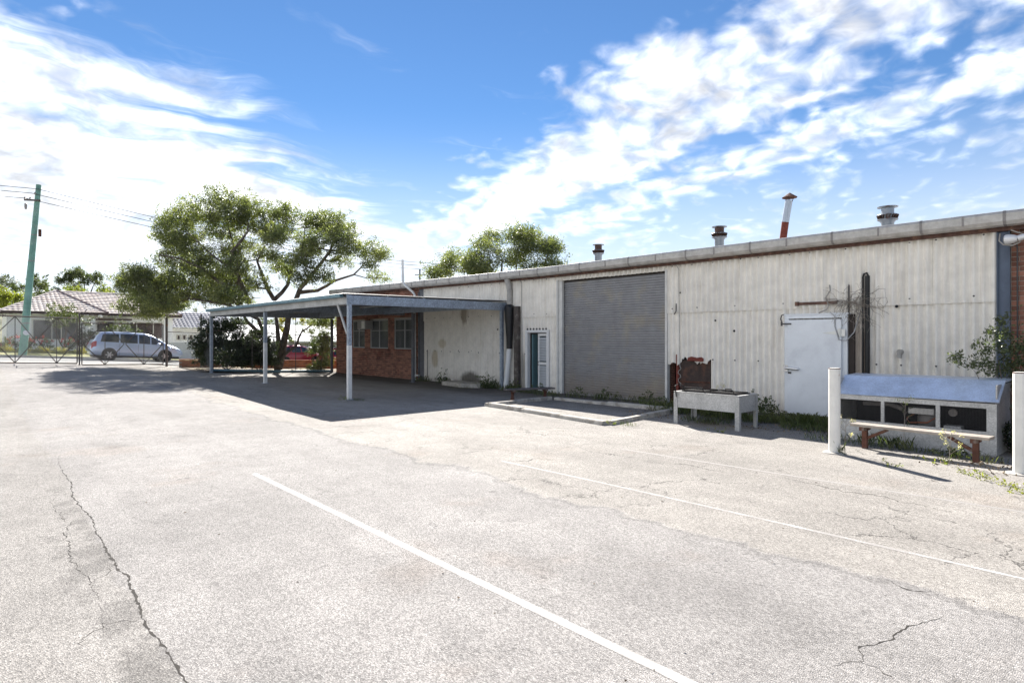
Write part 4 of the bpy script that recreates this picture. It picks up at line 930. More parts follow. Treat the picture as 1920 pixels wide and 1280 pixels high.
mat('board_white', (.86,.86,.84), .7, var=.05); mat('trim_cream', (.70,.68,.60), .6, var=.05); mat('eave_brown', (.10,.07,.065), .7); mat('curtain_white', (.66,.65,.62), .9, var=.08)
def tile_mat(name, c1, c2_):
    m = mat(name, c1, .8, var=.2, vscale=3, col2=c2_, c2scale=1.4, c2=(.4,.7)); return m
tile_mat('tile_pink', (.56,.47,.42), (.70,.64,.59)); tile_mat('tile_blue', (.20,.21,.26), (.28,.29,.33))
def tiled(name, A, Bp, D, C, m, parent, cw=.30, rh=.34):
    """courses of rolled tiles over the roof face: eave A-Bp, ridge D-C (D above A; D may equal C)"""
    A, Bp, C, D = map(Vector, (A, Bp, C, D)); up_ = ((D+C)/2-(A+Bp)/2); n = max(2, int(up_.length/rh)); nr = (Bp-A).cross(D-A).normalized()
    if nr.z < 0: nr = -nr
    mb = MB()
    for k in range(n):
        lo0, lo1 = A.lerp(D, k/n), Bp.lerp(C, k/n); hi0, hi1 = A.lerp(D, (k+1.15)/n), Bp.lerp(C, (k+1.15)/n)
        L = (lo1-lo0).length; c = max(2, int(L/cw*5)); vs = []
        for i in range(c+1):
            w_ = .028*abs(math.sin(math.pi*i/5)); u = i/c
            vs += [lo0.lerp(lo1,u)+nr*(.045+w_-.055), lo0.lerp(lo1,u)+nr*(.055+w_), hi0.lerp(hi1,u)+nr*(.012+w_*.6)]
        mb.add(vs, [f for i in range(c) for f in ((3*i,3*i+3,3*i+4,3*i+1),(3*i+1,3*i+4,3*i+5,3*i+2))])
    return stuff(mb.build(name, m, parent))
def cap(pts, m, parent, name='ridge_cap'): 
    return MB().tube(pts, .11, 8).build(name, m, parent, smooth=True)
def board_wall(x, y0, y1, z0, z1, parent, holes=()):
    """lapped weatherboards, each one a board"""
    z = z0; h = .19
    while z < z1-.02:
        zt = min(z+h, z1); segs = [(y0,y1)]
        for a, b, c, d in holes:
            if c < z+h/2 < d: segs = [s_ for (p, q) in segs for s_ in ((p,min(q,a)),(max(p,b),q)) if s_[1]-s_[0] > .03]
        for a, b in segs: MB().prism([(x,a,z),(x+.035,a,z-.01),(x+.014,a,zt),(x,a,zt)], (0,b-a,0)).build('weatherboard', MATS['board_white'], parent)
        z += h
def house_window(x, y0, y1, z0, z1, parent, mull=(.5,), fm='trim_cream'):
    f = MB(); t_ = .07
    f.box(x-.03,x+.05,y0,y1,z0,z0+t_); f.box(x-.03,x+.05,y0,y1,z1-t_,z1); f.box(x-.03,x+.05,y0,y0+t_,z0+t_,z1-t_); f.box(x-.03,x+.05,y1-t_,y1,z0+t_,z1-t_)
    for u in mull: y = y0+(y1-y0)*u; f.box(x-.03,x+.045,y-.03,y+.03,z0+t_,z1-t_)
    wn = f.build('window', MATS[fm], parent); ys = [y0+t_]+[y0+(y1-y0)*u for u in mull]+[y1-t_]
    for a, b in zip(ys[:-1], ys[1:]): B(x-.01,x-.004,a+.03,b-.03,z0+t_,z1-t_).build('pane', MATS['glass_dark'], wn)
    return wn
hs = thing('weatherboard_house', 'white weatherboard house with pinkish hipped tile roof behind the van', 'house', (-58, 7, .7))
HX = -54.2; gh = .75
win1 = (3.05,5.75,1.55,3.02); board_wall(HX, 1.75, 6.75, .75, 3.32, hs, [win1]); B(HX-.12,HX-.01,1.75,6.75,.6,3.3).build('wall', MATS['board_white'], hs)
w1 = house_window(HX, *win1, hs, (.42,.62)); 
MX = -55.6; board_wall(MX, 6.75, 12.1, .45, 3.3, hs, [(8.9,11.5,1.6,2.95),(7.0,8.1,.5,2.95)]); B(MX-.12,MX-.01,6.75,12.1,.3,3.3).build('wall', MATS['board_white'], hs)
w2 = house_window(MX, 8.9,11.5,1.6,2.95, hs, (.28,.72)); B(MX-.09,MX-.06,9.6,10.8,1.65,2.9).build('curtain', MATS['curtain_white'], w2)
dr = B(MX-.02,MX+.02,7.05,8.05,.55,2.9).build('front_door', mat('door_dark', (.05,.045,.04), .6), hs); B(MX+.02,MX+.05,7.9,7.95,1.5,1.7).build('handle', MATS['chrome'], dr)
B(HX-9,HX,1.70,1.74,.5,3.3).build('side_wall', MATS['board_white'], hs); B(HX-9,MX,12.1,12.16,.2,3.3).build('side_wall', MATS['board_white'], hs); B(MX,HX,6.70,6.75,.5,3.3).build('side_wall', MATS['board_white'], hs)
E_ = 3.52; RZ = 5.25; m = MATS['tile_pink']
wa, wb, wap = (-53.7,1.30,E_),(-53.7,7.45,E_),(-57.4,4.70,RZ)
tiled('roof_tiles', wa, wb, wap, wap, m, hs); tiled('roof_tiles', (-63.5,1.30,E_), wa, (-60,4.70,RZ), wap, m, hs)
tiled('roof_tiles', (-55.1,5.2,E_+.0), (-55.1,12.7,E_), (-59,4.9,RZ), (-59,10.1,RZ), m, hs); tiled('roof_tiles', (-55.1,12.7,E_),(-63,12.7,E_),(-59,10.1,RZ),(-59,10.1,RZ), m, hs)
cap([wa,wap], MATS['tile_pink'], hs, 'hip_cap'); mat('tile_dark', (.17,.115,.115), .8, var=.2); cap([wb,wap], MATS['tile_dark'], hs, 'hip_cap'); cap([wap,(-59,4.9,RZ),(-59,10.1,RZ)], MATS['tile_pink'], hs); cap([(-59,10.1,RZ),(-55.1,12.7,E_)], MATS['tile_dark'], hs, 'hip_cap')
ev = MB(); ev.box(-53.75,-53.66,1.25,7.5,E_-.16,E_+.01); ev.build('gutter', MATS['eave_brown'], hs); ev = MB(); ev.box(-55.15,-55.06,7.3,12.75,E_-.16,E_+.01); ev.build('gutter', MATS['eave_brown'], hs)
ev = MB(); ev.box(-54.25,-53.76,1.3,7.45,3.30,3.34); ev.box(-55.65,-55.16,7.4,12.7,3.28,3.33); ev.build('soffit', MATS['trim_cream'], hs)
B(-55.2,-54.3,6.9,9.1,3.02,3.14).build('porch_beam', MATS['eave_brown'], hs); B(-54.45,-54.35,8.9,9.0,.5,3.02).build('porch_post', MATS['trim_cream'], hs)

ga = thing('garage', 'small white garage with blue-grey tiled roof right of the house', 'garage', (-58, 14, 0))
board_wall(-56.5, 12.35, 16.5, .0, 2.5, ga, [(12.6,14.0,1.5,1.98)])
B(-56.62,-56.51,12.35,16.5,-.2,2.5).build('wall', MATS['board_white'], ga); 
for y in (12.62,13.05,13.55): house_window(-56.47, y, y+.34, 1.50, 1.98, ga, ())
tiled('roof_tiles', (-55.9,12.2,2.52),(-55.9,17.0,2.52),(-58.6,12.2,3.9),(-58.6,17,3.9), MATS['tile_blue'], ga)
B(-55.96,-55.88,12.2,17.0,2.40,2.51).build('gutter', MATS['trim_cream'], ga)
wf = B(-52.6,-52.5,10.6,16.3,-.3,1.35); tag(wf.build('garden_wall', MATS['board_white']), 'low white rendered wall right of the silver van', 'wall')

h3 = thing('bungalow', 'long bungalow with a pale iron roof seen behind the tree trunk', 'house', (-66, 24, -1))
mat('roof_pale', (.62,.63,.64), .6, .1, var=.06); mat('wall_tan', (.34,.29,.24), .8, var=.08)
for (y0, y1) in ((16.5,23.6),(24.2,33)):
    r_ = MB(); n = int((y1-y0)/.19)
    ys = [y0+(y1-y0)*i/(2*n) for i in range(2*n+1)]
    r_.grid(ys, [0,1], lambda y, k: (-60.5-3.4*k, y, 1.35+1.65*k+(.022 if round((y-y0)/(y1-y0)*2*n) % 2 else 0))); o = r_.build('roof', MATS['roof_pale'], h3)
    B(-60.6,-60.48,y0,y1,1.18,1.33).build('gutter', MATS['trim_cream'], h3)
B(-61.4,-61.2,16.8,33,-1.6,1.3).build('wall', MATS['wall_tan'], h3)
for y in (17.6,20.6,25.0,27.4): house_window(-61.15, y, y+1.5, -.2, .95, h3)
ff = thing('paling_fence', 'grey-brown corrugated fence beyond the parked red cars', 'fence', (-52, 20, -.8))
mat('fence_taupe', (.30,.28,.26), .7, var=.08)
for j in range(8):
    y = 15.2+j*1.2; n = 24; mb = MB(); mb.grid([y+1.18*i/n for i in range(n+1)], [0,1], lambda yy, k: (-52+.02*math.sin(yy*33), yy, street(y)-.1 if k == 0 else street(y)+1.75)); mb.build('panel', MATS['fence_taupe'], ff, smooth=True)
    MB().bar((-51.95,y,street(y)-.1),(-51.95,y,street(y)+1.8),.06,.06).build('post', MATS['fence_taupe'], ff)
# vehicles: lofted bodies, set on the street
def carpaint(name, col, metal=.45):
    m = mat(name, col, .28, metal, var=.03, spec=.5); b = m.node_tree.nodes['Principled BSDF']; b.inputs['Coat Weight'].default_value = .6; b.inputs['Coat Roughness'].default_value = .08
carpaint('paint_silver', (.56,.65,.82), .35); carpaint('paint_red', (.34,.010,.035), .3); carpaint('paint_white', (.72,.72,.72), 0); carpaint('paint_dark', (.05,.055,.065), .3)
mat('tyre', (.018,.018,.018), .85, var=.2); mat('car_glass', (.028,.035,.045), .05, var=.02, spec=.7); mat('lamp_red', (.42,.012,.012), .15, var=.05, spec=.6); mat('lamp_clear', (.6,.62,.64), .1, .2, var=.05); mat('trim_black', (.02,.02,.022), .6); mat('rim_alloy', (.50,.51,.52), .3, .7, var=.05)
VAN = [(0,.50,.74,.80,.70,.62),(.05,.38,.86,.94,.86,.74),(.16,.30,1.02,1.20,.92,.76),(.32,.27,1.06,1.50,.955,.72),(.52,.26,1.06,1.70,.965,.70),(.9,.25,1.05,1.755,.97,.70),(2.0,.25,1.03,1.77,.975,.71),(2.9,.25,1.02,1.74,.975,.71),(3.3,.25,1.01,1.62,.975,.715),(3.75,.25,1.0,1.38,.97,.74),(4.15,.26,.99,1.13,.96,.80),(4.35,.26,.95,1.04,.95,.82),(4.7,.28,.85,.93,.92,.76),(4.95,.32,.74,.80,.84,.66),(5.09,.40,.62,.66,.70,.55),(5.13,.46,.56,.58,.60,.5)]
HAT = [(0,.45,.68,.74,.66,.58),(.05,.34,.80,.90,.80,.68),(.18,.27,.92,1.08,.86,.66),(.42,.24,.94,1.32,.88,.60),(.75,.22,.94,1.44,.89,.58),(1.4,.21,.93,1.50,.895,.60),(2.1,.21,.92,1.48,.895,.60),(2.5,.21,.91,1.40,.89,.60),(2.95,.21,.90,1.14,.885,.66),(3.15,.22,.88,1.0,.88,.72),(3.6,.24,.80,.88,.85,.70),(3.95,.30,.68,.74,.76,.58),(4.08,.38,.56,.60,.6,.5)]
def sec(T, x):
    for a, b in zip(T[:-1], T[1:]):
        if a[0] <= x <= b[0]:
            u = (x-a[0])/(b[0]-a[0]); return [p+(q-p)*u for p, q in zip(a, b)]
    return list(T[-1])
def car(name, label, cat, T, loc, rz, paint, wheels, wr_, wins_, group, seams=(), slope=0):
    t_ = thing(name, label, cat, loc, group, rz); t_.rotation_euler = (0, slope, rz); L = T[-1][0]; W_ = max(a[4] for a in T)
    def bl(mb, n_, m_, par=None, **k):
        o = mb.build(n_, MATS[m_], par or t_, local=True, **k); return o
    xs = sorted(set([a[0] for a in T] + list(np.arange(.1, L, .12)))); mb = MB(); n = 0
    for x in xs:
        _, zb, zs_, zt, w_, wt_ = sec(T, x); h = zs_-zb
        half = [(w_*.80,zb),(w_*.94,zb+.05*h+.02),(w_*.995,zb+.30*h),(w_,zb+.55*h),(w_*.985,zb+.85*h),(w_*.955,zs_),(wt_+(w_*.955-wt_)*.5,zs_+(zt-.05-zs_)*.55),(wt_,zt-.05),(wt_*.90,zt-.015),(wt_*.5,zt)]
        ring = [(x, -a, z) for a, z in half] + [(x, a, z) for a, z in half[::-1]]; n = len(ring); mb.v += ring
    for i in range(len(xs)-1): mb.f += [(i*n+j, i*n+(j+1) % n, (i+1)*n+(j+1) % n, (i+1)*n+j) for j in range(n)]
    mb.f += [tuple(range(n))[::-1], tuple((len(xs)-1)*n+j for j in range(n))]
    body = bl(mb, 'body', paint, smooth=True, auto=True)
    def side(x, f, s_, off=.008):
        _, zb, zs_, zt, w_, wt_ = sec(T, x)
        a, b, c = (w_*.955, zs_), (wt_+(w_*.955-wt_)*.5, zs_+(zt-.05-zs_)*.55), (wt_, zt-.05)
        u, p, q = (f/.55, a, b) if f < .55 else ((f-.55)/.45, b, c)
        return (x, s_*(p[0]+(q[0]-p[0])*u+off), p[1]+(q[1]-p[1])*u+off*.3)
    for s_ in (-1, 1):
        for x0, x1, f0, f1, ta, tb in wins_:
            mb = MB(); k = 8
            for i in range(k+1):
                u = i/k; x = x0+(x1-x0)*u
                for f in np.linspace(f0, f1, 4):
                    xx = x + (f-f0)*(ta*(1-u)+tb*u); mb.v.append(side(xx, f, s_))
            mb.f = [(i*4+j, i*4+j+1, i*4+j+5, i*4+j+4) for i in range(k) for j in range(3)]
            bl(mb, 'side_window', 'car_glass', smooth=True)
        for x in seams:
            mb = MB(); P_ = []
            for u in np.linspace(.06, 1, 6):
                _, zb, zs_, zt, w_, wt_ = sec(T, x); P_.append((x, s_*(w_*(.985+.012*math.sin(u*3))+.004), zb+(zs_-zb)*u))
            mb.tube(P_, .006, 4); bl(mb, 'door_seam', 'trim_black')
            _, zb, zs_, zt, w_, wt_ = sec(T, x-.18); bl(MB().bar((x-.28,s_*(w_+.012),zs_-.14),(x-.08,s_*(w_+.012),zs_-.14),.025,.03), 'door_handle', paint)
        _, zb, zs_, zt, w_, wt_ = sec(T, L*.45); bl(MB().bar((wheels[0]+wr_+.12,s_*(w_+.003),zb+.34*(zs_-zb)),(wheels[1]-wr_-.1,s_*(w_+.003),zb+.34*(zs_-zb)),.02,.05), 'rub_strip', paint)
        xm = L*.70; _, zb, zs_, zt, w_, wt_ = sec(T, xm); mm = MB().lathe((xm,s_*(w_+.10),zs_+.07), [(.02,-.10),(.075,-.07),(.09,0),(.06,.08)], 10, 'x'); bl(mm, 'mirror', paint, smooth=True)
        _, zb, zs_, zt, w_, wt_ = sec(T, .10)
        tl = MB()
        for x in (.06,.14,.24,.32):
            _, zb, zs_, zt, w_, wt_ = sec(T, x); tl.v += [(x-.02, s_*(w_*.985+.012), zs_-.22), (x-.012, s_*(w_*.965+.012), zs_+.02), (x-.012, s_*(w_*.90), zs_+.10)]
        tl.f = [(3*i+j, 3*i+j+1, 3*i+j+4, 3*i+j+3) for i in range(3) for j in range(2)]; tl.quad(*[(.03, s_*y_, z_) for y_, z_ in ((.86*W_,.80*zs_),(.62*W_,.80*zs_),(.62*W_,zs_),(.86*W_,zs_))]); bl(tl, 'tail_light', 'lamp_red')
        hl = MB(); 
        for x in (L-.75,L-.5,L-.28):
            _, zb, zs_, zt, w_, wt_ = sec(T, x); hl.v += [(x, s_*(w_*.985+.006), zs_-.16), (x, s_*(w_*.965+.01), zs_-.01)]
        hl.f = [(0,1,3,2),(2,3,5,4)]; bl(hl, 'headlight', 'lamp_clear')
        for x in wheels:
            _, zb, zs_, zt, w_, wt_ = sec(T, x)
            bl(MB().lathe((x,s_*(w_+.004),wr_+.02), [(wr_+.075,-.004),(wr_+.07,.004)], 28, 'y'), 'wheel_arch', 'trim_black')
            wh_ = bl(MB().lathe((x,s_*(w_-.09),wr_), [(wr_*.62,-.11),(wr_*.95,-.11),(wr_,-.07),(wr_,.07),(wr_*.95,.11),(wr_*.64,.112),(wr_*.60,.09)], 28, 'y'), 'wheel', 'tyre', smooth=True)
            rm = MB().lathe((x,s_*(w_+.0),wr_), [(wr_*.64,-.012),(wr_*.64,.012),(wr_*.58,.014)], 24, 'y', cap=False)
            for k in range(6):
                a = k*math.pi/3; rm.bar((x,s_*(w_+.018),wr_),(x+wr_*.6*math.cos(a),s_*(w_+.014),wr_+wr_*.6*math.sin(a)),wr_*.20,.02,(0,1,0))
            rm.lathe((x,s_*(w_+.016),wr_), [(wr_*.16,-.012),(wr_*.14,.012)], 12, 'y'); bl(rm, 'rim', 'rim_alloy', wh_)
    def across(x0, x1, m_, n_, k=6, off=.010, wf=.86):
        mb = MB()
        for i in range(k+1):
            x = x0+(x1-x0)*i/k; _, zb, zs_, zt, w_, wt_ = sec(T, x); dz = off
            for u in (-1,-.5,0,.5,1): mb.v.append((x, u*wt_*wf, zt+dz-.012*abs(u)))
        mb.f = [(i*5+j, i*5+j+1, i*5+j+6, i*5+j+5) for i in range(k) for j in range(4)]; return bl(mb, n_, m_, smooth=True)
    iw = [a for a in T if a[3] > .9*max(b[3] for b in T)]
    across(iw[-1][0]+.04, [a[0] for a in T if a[0] > iw[-1][0] and a[3] < 1.16*a[2]][0]-.03, 'car_glass', 'windscreen')
    across(T[2][0]+.02, iw[0][0]-.03, 'car_glass', 'rear_window')
    _, zb, zs_, zt, w_, wt_ = sec(T, .05)
    bl(B(-.012,.03,-.26,.26,.62,.74), 'number_plate', 'sign_white'); bl(B(.2,L-.25,-W_*.78,W_*.78,.16,.30), 'underbody', 'trim_black')
    for s_ in (-1,1): bl(MB().tube([(iw[0][0]+.1,s_*.62*W_*.9,iw[0][3]+.03),(iw[len(iw)//2][0],s_*.62*W_*.95,iw[len(iw)//2][3]+.05),(iw[-1][0]-.1,s_*.62*W_*.9,iw[-1][3]+.03)], .016, 6), 'roof_rail', 'trim_black')
    return t_
vw = [(.50,1.46,.10,.86,.16,.0),(1.54,2.46,.08,.88,.0,.0),(2.54,3.16,.08,.88,.0,.0),(3.22,3.98,.08,.90,.0,-.58)]
van = car('minivan', 'silver minivan parked on the street behind the right gate leaf', 'van', VAN, (-45.4, 5.25, street(7.8)-.0), R(90), 'paint_silver', (.98,4.02), .335, vw, None, (1.50,2.50,3.78), slope=math.atan(.05))
van.location.z = street(5.25)+.005
hw = [(.55,1.18,.12,.84,.22,.0),(1.26,2.02,.08,.88,.0,.0),(2.10,2.86,.08,.90,.0,-.42)]
def parked(label, y, x, rz, paint):
    c = car('parked_car', label, 'car', HAT, (x,y,street(y)+.005), rz, paint, (.72,3.22), .30, hw, 'hatchbacks parked down the street', (1.22,2.06), slope=0); return c
parked('magenta red hatchback at the right, parked beyond the retaining wall', 19.7, -44.9, R(62), 'paint_red')
parked('white hatchback parked between two red cars beyond the tree', 18.9, -48.6, R(75), 'paint_white')
parked('dark red hatchback half hidden by the tree trunk', 16.4, -45.6, R(100), 'paint_red')
parked('dark grey hatchback behind the shrubs left of the trunk', 11.7, -45.2, R(90), 'paint_dark')

# ================================================================ TREES AND PLANTS
mat('bark', (.115,.092,.075), .95, var=.35, vscale=6, bump=.7, bscale=25, col2=(.19,.16,.135), c2scale=3); mat('twig', (.13,.10,.08), .9, var=.3)
leafmat('leaf_teatree', (.095,.112,.058), (.215,.22,.115), .42); leafmat('leaf_gum', (.07,.09,.045), (.12,.13,.07), .3); leafmat('leaf_dark', (.028,.042,.022), (.05,.065,.03), .25); leafmat('leaf_bright', (.16,.19,.035), (.22,.22,.05), .4); leafmat('leaf_weed', (.065,.09,.034), (.12,.13,.055), .3); leafmat('leaf_olive', (.085,.105,.05), (.12,.13,.065), .3); leafmat('leaf_yellow', (.34,.27,.05), (.25,.25,.06), .35); leafmat('petal_red', (.45,.04,.06), (.5,.12,.14), .3); leafmat('petal_white', (.6,.55,.45), (.6,.5,.2), .3); leafmat('leaf_grey', (.10,.115,.09), (.14,.15,.12), .25)
U = Vector((.66,.751,0)); V = Vector((-.751,.66,0))
def tree(name, label, base, clumps, mains, lm, leafn, lsize, r0=.16, depth=2.0, group=None, cat='tree', twigs=3, sub=26, subr=.17, bark='bark'):
    base = Vector(base); t_ = thing(name, label, cat, base, group)
    T = lambda u, v, z: base + U*u + V*v + Vector((0,0,z))
    tr = MB(); nodes = []
    for i, ln in enumerate(mains):
        k = len(ln); r1 = r0*(1 if i < 3 else .55); pts = []
        for j, p in enumerate(ln):
            v = p[2] if len(p) > 2 else 0; pts.append(T(p[0]+random.uniform(-.05,.05)*(j > 0), v, p[1]))
        sm = []
        for a, b in zip(pts[:-1], pts[1:]): sm += [a, a.lerp(b,.5)+Vector((random.uniform(-.06,.06),random.uniform(-.06,.06),0))]
        sm.append(pts[-1]); q = len(sm)
        tr.tube(sm, [r1*(1-.78*j/(q-1)) for j in range(q)], 8)
        nodes += [(sm[j], r1*(1-.78*j/(q-1))) for j in range(1, q)]
    C = []
    for (u, z, ru, rz) in clumps:
        v = random.uniform(-1,1)*depth; k_ = 1+v/31.2 if depth >= 2 else 1; c = T(u*k_, v, 1.75+(z-1.75)*k_ if k_ != 1 else z); C.append((c, (ru*.75+.25*rz, ru*.75+.25*rz, rz)))
        # limb from the nearest lower point of the frame
        best = min(nodes, key=lambda nd: (nd[0]-c).length + (3 if nd[0].z > c.z+.2 else 0)); a = best[0]; mid = a.lerp(c,.5)+Vector((random.uniform(-.2,.2),random.uniform(-.2,.2),-.15*(c-a).length*.5))
        rb = min(best[1]*.7, .058); tr.tube([a, mid, c], [rb, rb*.7, rb*.35], 6)
        for _ in range(twigs):
            e = c+Vector((random.gauss(0,ru*.6),random.gauss(0,ru*.6),abs(random.gauss(0,rz*.6)))); s_ = mid.lerp(c, random.random()); tr.tube([s_, s_.lerp(e,.5)+Vector((random.uniform(-.1,.1),)*3)*.5, e], [rb*.55, rb*.38, rb*.15], 4, False)
    tr.build('trunk', MATS[bark], t_, smooth=True)
    tot = sum(r_[0]*r_[2] for _, r_ in C); P_ = []
    for c, r_ in C: P_.append(ell(c, r_, max(12, int(leafn*r_[0]*r_[2]/tot)), sub=sub, subr=subr))
    np_mesh('crown', leaves(np.concatenate(P_), lsize), 4, MATS[lm], t_, tuple(base))
    return t_
BT = [(-2.6,8.7,.89,.4),(-3.7,7.9,.81,.64),(-5.3,7.7,.81,.64),(-6.3,7.0,.48,.64),(-2.4,7.8,1.05,.56),(-1.3,8.1,.72,.48),(-1.6,7.4,.72,.48),(-3.2,7.0,.81,.56),(-5.1,6.8,.89,.64),(-4.5,6.2,.72,.4),(-6.0,6.1,.56,.48),(-6.5,5.5,.48,.32),(-6.6,4.9,.48,.32),(-.2,7.3,.72,.64),(-.7,6.7,.48,.4),(.3,8.0,.48,.32),(1.1,7.6,.72,.48),(2.0,7.4,.89,.56),(2.8,7.1,.72,.56),(2.2,6.6,.81,.4),(3.7,6.2,.64,.48),(4.5,6.0,.72,.4),(5.1,5.8,.32,.32),(1.8,5.6,.56,.48),(1.5,6.0,.48,.4),(-1.4,5.2,.56,.48),(-3.3,5.0,.89,.56),(-2.7,4.4,.81,.64),(-3.9,4.5,.64,.64),(-5.3,4.5,.64,.48),(-6.5,4.2,.89,.56),(-6.9,3.8,.64,.48),(-5.7,3.8,.97,.64),(-5.9,3.2,.64,.48),(-5.1,3.4,.64,.48),(-6.6,3.1,.32,.32),(-4.1,3.9,.97,.48),(-3.2,3.7,.97,.48),(-2.1,3.8,.64,.4),(-1.3,3.7,.81,.32),(2.6,4.8,.56,.4),(1.5,4.7,.48,.3),(3.1,5.6,.48,.3),(4.8,5.3,.4,.24),(4.7,4.7,.4,.24),(-.5,5.2,.4,.4),(-.7,8.0,.6,.4),(-4.7,5.3,.7,.4),(-5.6,5.3,.6,.4),(-3.6,5.7,.6,.4),(-4.6,4.6,.7,.4),(-6.1,4.7,.6,.4),(-2.0,5.6,.5,.35),(-.6,4.4,.5,.3),(.5,5.0,.4,.28),(.9,6.2,.5,.35),(-1.0,5.9,.5,.3),(-2.6,6.0,.6,.35),(.1,5.8,.4,.3),(-7.2,3.3,.6,.45),(-7.0,4.5,.6,.4),(-6.2,2.9,.5,.35),(0.0,6.6,.45,.3),(.6,6.9,.5,.35),(-1.9,6.3,.5,.3),(3.2,6.7,.6,.4),(1.9,2.4,.89,.25),(2.3,2.5,.48,.3)]
BM = [[(0,0),(-.2,.8),(-.7,1.7),(-1.6,2.5),(-1.9,3.2)],[(0,0),(0,.8),(-.1,2.4),(-.2,3.6)],[(0,0),(.2,1.6,.2),(.4,2.7,.3),(1.0,4.2,.3),(1.9,5.2,.2),(2.7,6.1),(3.0,6.9)],[(0,0),(.2,.7),(.8,1.3,.4),(1.0,2.0,.7),(1.8,2.6,1)],[(-1.9,3.2),(-2.1,4.5,.3),(-2.3,5.6,.5),(-2.6,6.6,.6),(-2.7,7.7,.4)],[(-1.3,3.0),(-1.8,4.8,-.5),(-2.2,5.2,-.6),(-3.2,5.9,-.7),(-4.3,6.9,-.5)],[(-.2,3.6),(-.6,4.7,-.3),(-.9,5.5,-.4),(-.5,6.3,-.4)],[(-.2,3.6),(.3,4.4,.4),(.6,5.5,.6),(1.1,6.3,.5),(1.3,7.3,.3)],[(1.0,4.0,.3),(1.9,4.1,.4),(2.7,4.6,.5),(3.8,4.9,.2),(4.5,5.6)],[(-1.9,3.2),(-2.4,4.3,-.8),(-3.4,5.1,-1),(-4.5,5.6,-.8),(-5.7,5.8,-.6)],[(-.7,1.6),(-.8,2.6,-.6),(-2.1,3.3,-1),(-3.9,3.6,-1.2),(-5.1,3.2,-1)],[(-2.2,5.2,-.6),(-2.1,6.0,-.5),(-1.4,7.0,-.4),(-1.4,7.8,-.3)]]
BT = [(u, z, a*1.2, b*1.22) for u, z, a, b in BT]
tree('spreading_tree', 'big spreading tree with several leaning trunks behind the carport', (-31.3,11.65,.05), BT, BM, 'leaf_teatree', 185000, .10, .20, 2.0, sub=34, subr=.17, twigs=6)
def dome(w_, h_, z0, n, seed):
    random.seed(seed); out = []
    for _ in range(n):
        a = random.uniform(-1,1); u = a*w_; top = h_*math.sqrt(max(.05,1-a*a*.85)); z = z0+(top)*random.random()**.6; out.append((u, z, random.uniform(.5,.95)*w_*.24, random.uniform(.5,.9)*h_*.17))
    return out
tree('roof_tree', 'rounded green tree rising behind the shed roof', (-34.9,30,0), dome(4.5,4.6,5.0,40,3)+[(-5.2,6.6,.9,.5),(-5.6,6.2,.5,.4)], [[(0,0),(0,3),(-.3,5),(-.2,7.5)],[(0,3),(-1.5,5.2),(-3,7)],[(0,3),(1.5,5.2),(3,7)],[(0,4),(.6,6,1),(.8,8,1)],[(-1.5,5.2),(-4,6),(-5,6.4)]], 'leaf_teatree', 60000, .15, .25, 2.4, subr=.28)
for i, (lab, b, w_, h_, z0, lm, n) in enumerate((
    ('tall flat-topped gum tree above the house ridge', (-80,8.9,2.5), 2.2, 2.6, 4.2, 'leaf_gum', 5200), ('yellow-green bush showing over the house ridge', (-70,8.6,2), 2.9, 1.6, 2.9, 'leaf_bright', 4200),
    ('grey-green she-oak right of the house ridge', (-80,12.6,2.5), 1.2, 4.0, 2.4, 'leaf_grey', 3000), ('dark leafy tree behind the green pole', (-90,4.9,2.5), 2.0, 3.6, 3.0, 'leaf_gum', 4200),
    ('thin grey tree at the far left edge', (-95,2.0,2.5), 3.0, 4.2, 2.2, 'leaf_grey', 3600), ('bright green bush left of the house roof', (-65,2.0,1.5), 1.1, 1.7, 2.4, 'leaf_bright', 2500), ('low dark tree between pole and house ridge', (-85,6.9,2.5), 1.5, 2.2, 2.6, 'leaf_dark', 2500),
    ('bushy tree beyond the pale bungalow roof', (-72,24,-1), 3.6, 3.6, 1.6, 'leaf_gum', 5000), ('yellowish tree glimpsed through the spreading branches', (-74,29.5,-1), 2.4, 4.6, 1.6, 'leaf_yellow', 4000), ('rounded tree behind the garage roof', (-72,16.5,0), 2.6, 4.2, 1.2, 'leaf_olive', 4500))):
    tree('distant_tree', lab, b, dome(w_, h_, z0, 13, 20+i), [[(0,0),(0,z0*.6),(.1,z0+h_*.5)],[(0,z0*.5),(-w_*.5,z0+.3*h_)],[(0,z0*.5),(w_*.5,z0+.3*h_)]], lm, n, .20, .14, w_*.5, 'trees beyond the street', twigs=1, subr=.22)
random.seed(11)
# woodland on the rise far behind the houses
wp = []
for _ in range(260):
    x = random.uniform(-260,-120); y = random.uniform(-60,70); z = land(x,y)[2]; s_ = random.uniform(2.0,4.2); wp.append(ell((x,y,z+s_*.9), (s_,s_,s_*.85), 110, sub=12, subr=.6))
o = np_mesh('woodland', leaves(np.concatenate(wp), .75), 4, MATS['leaf_gum']); tag(o, kind='stuff')
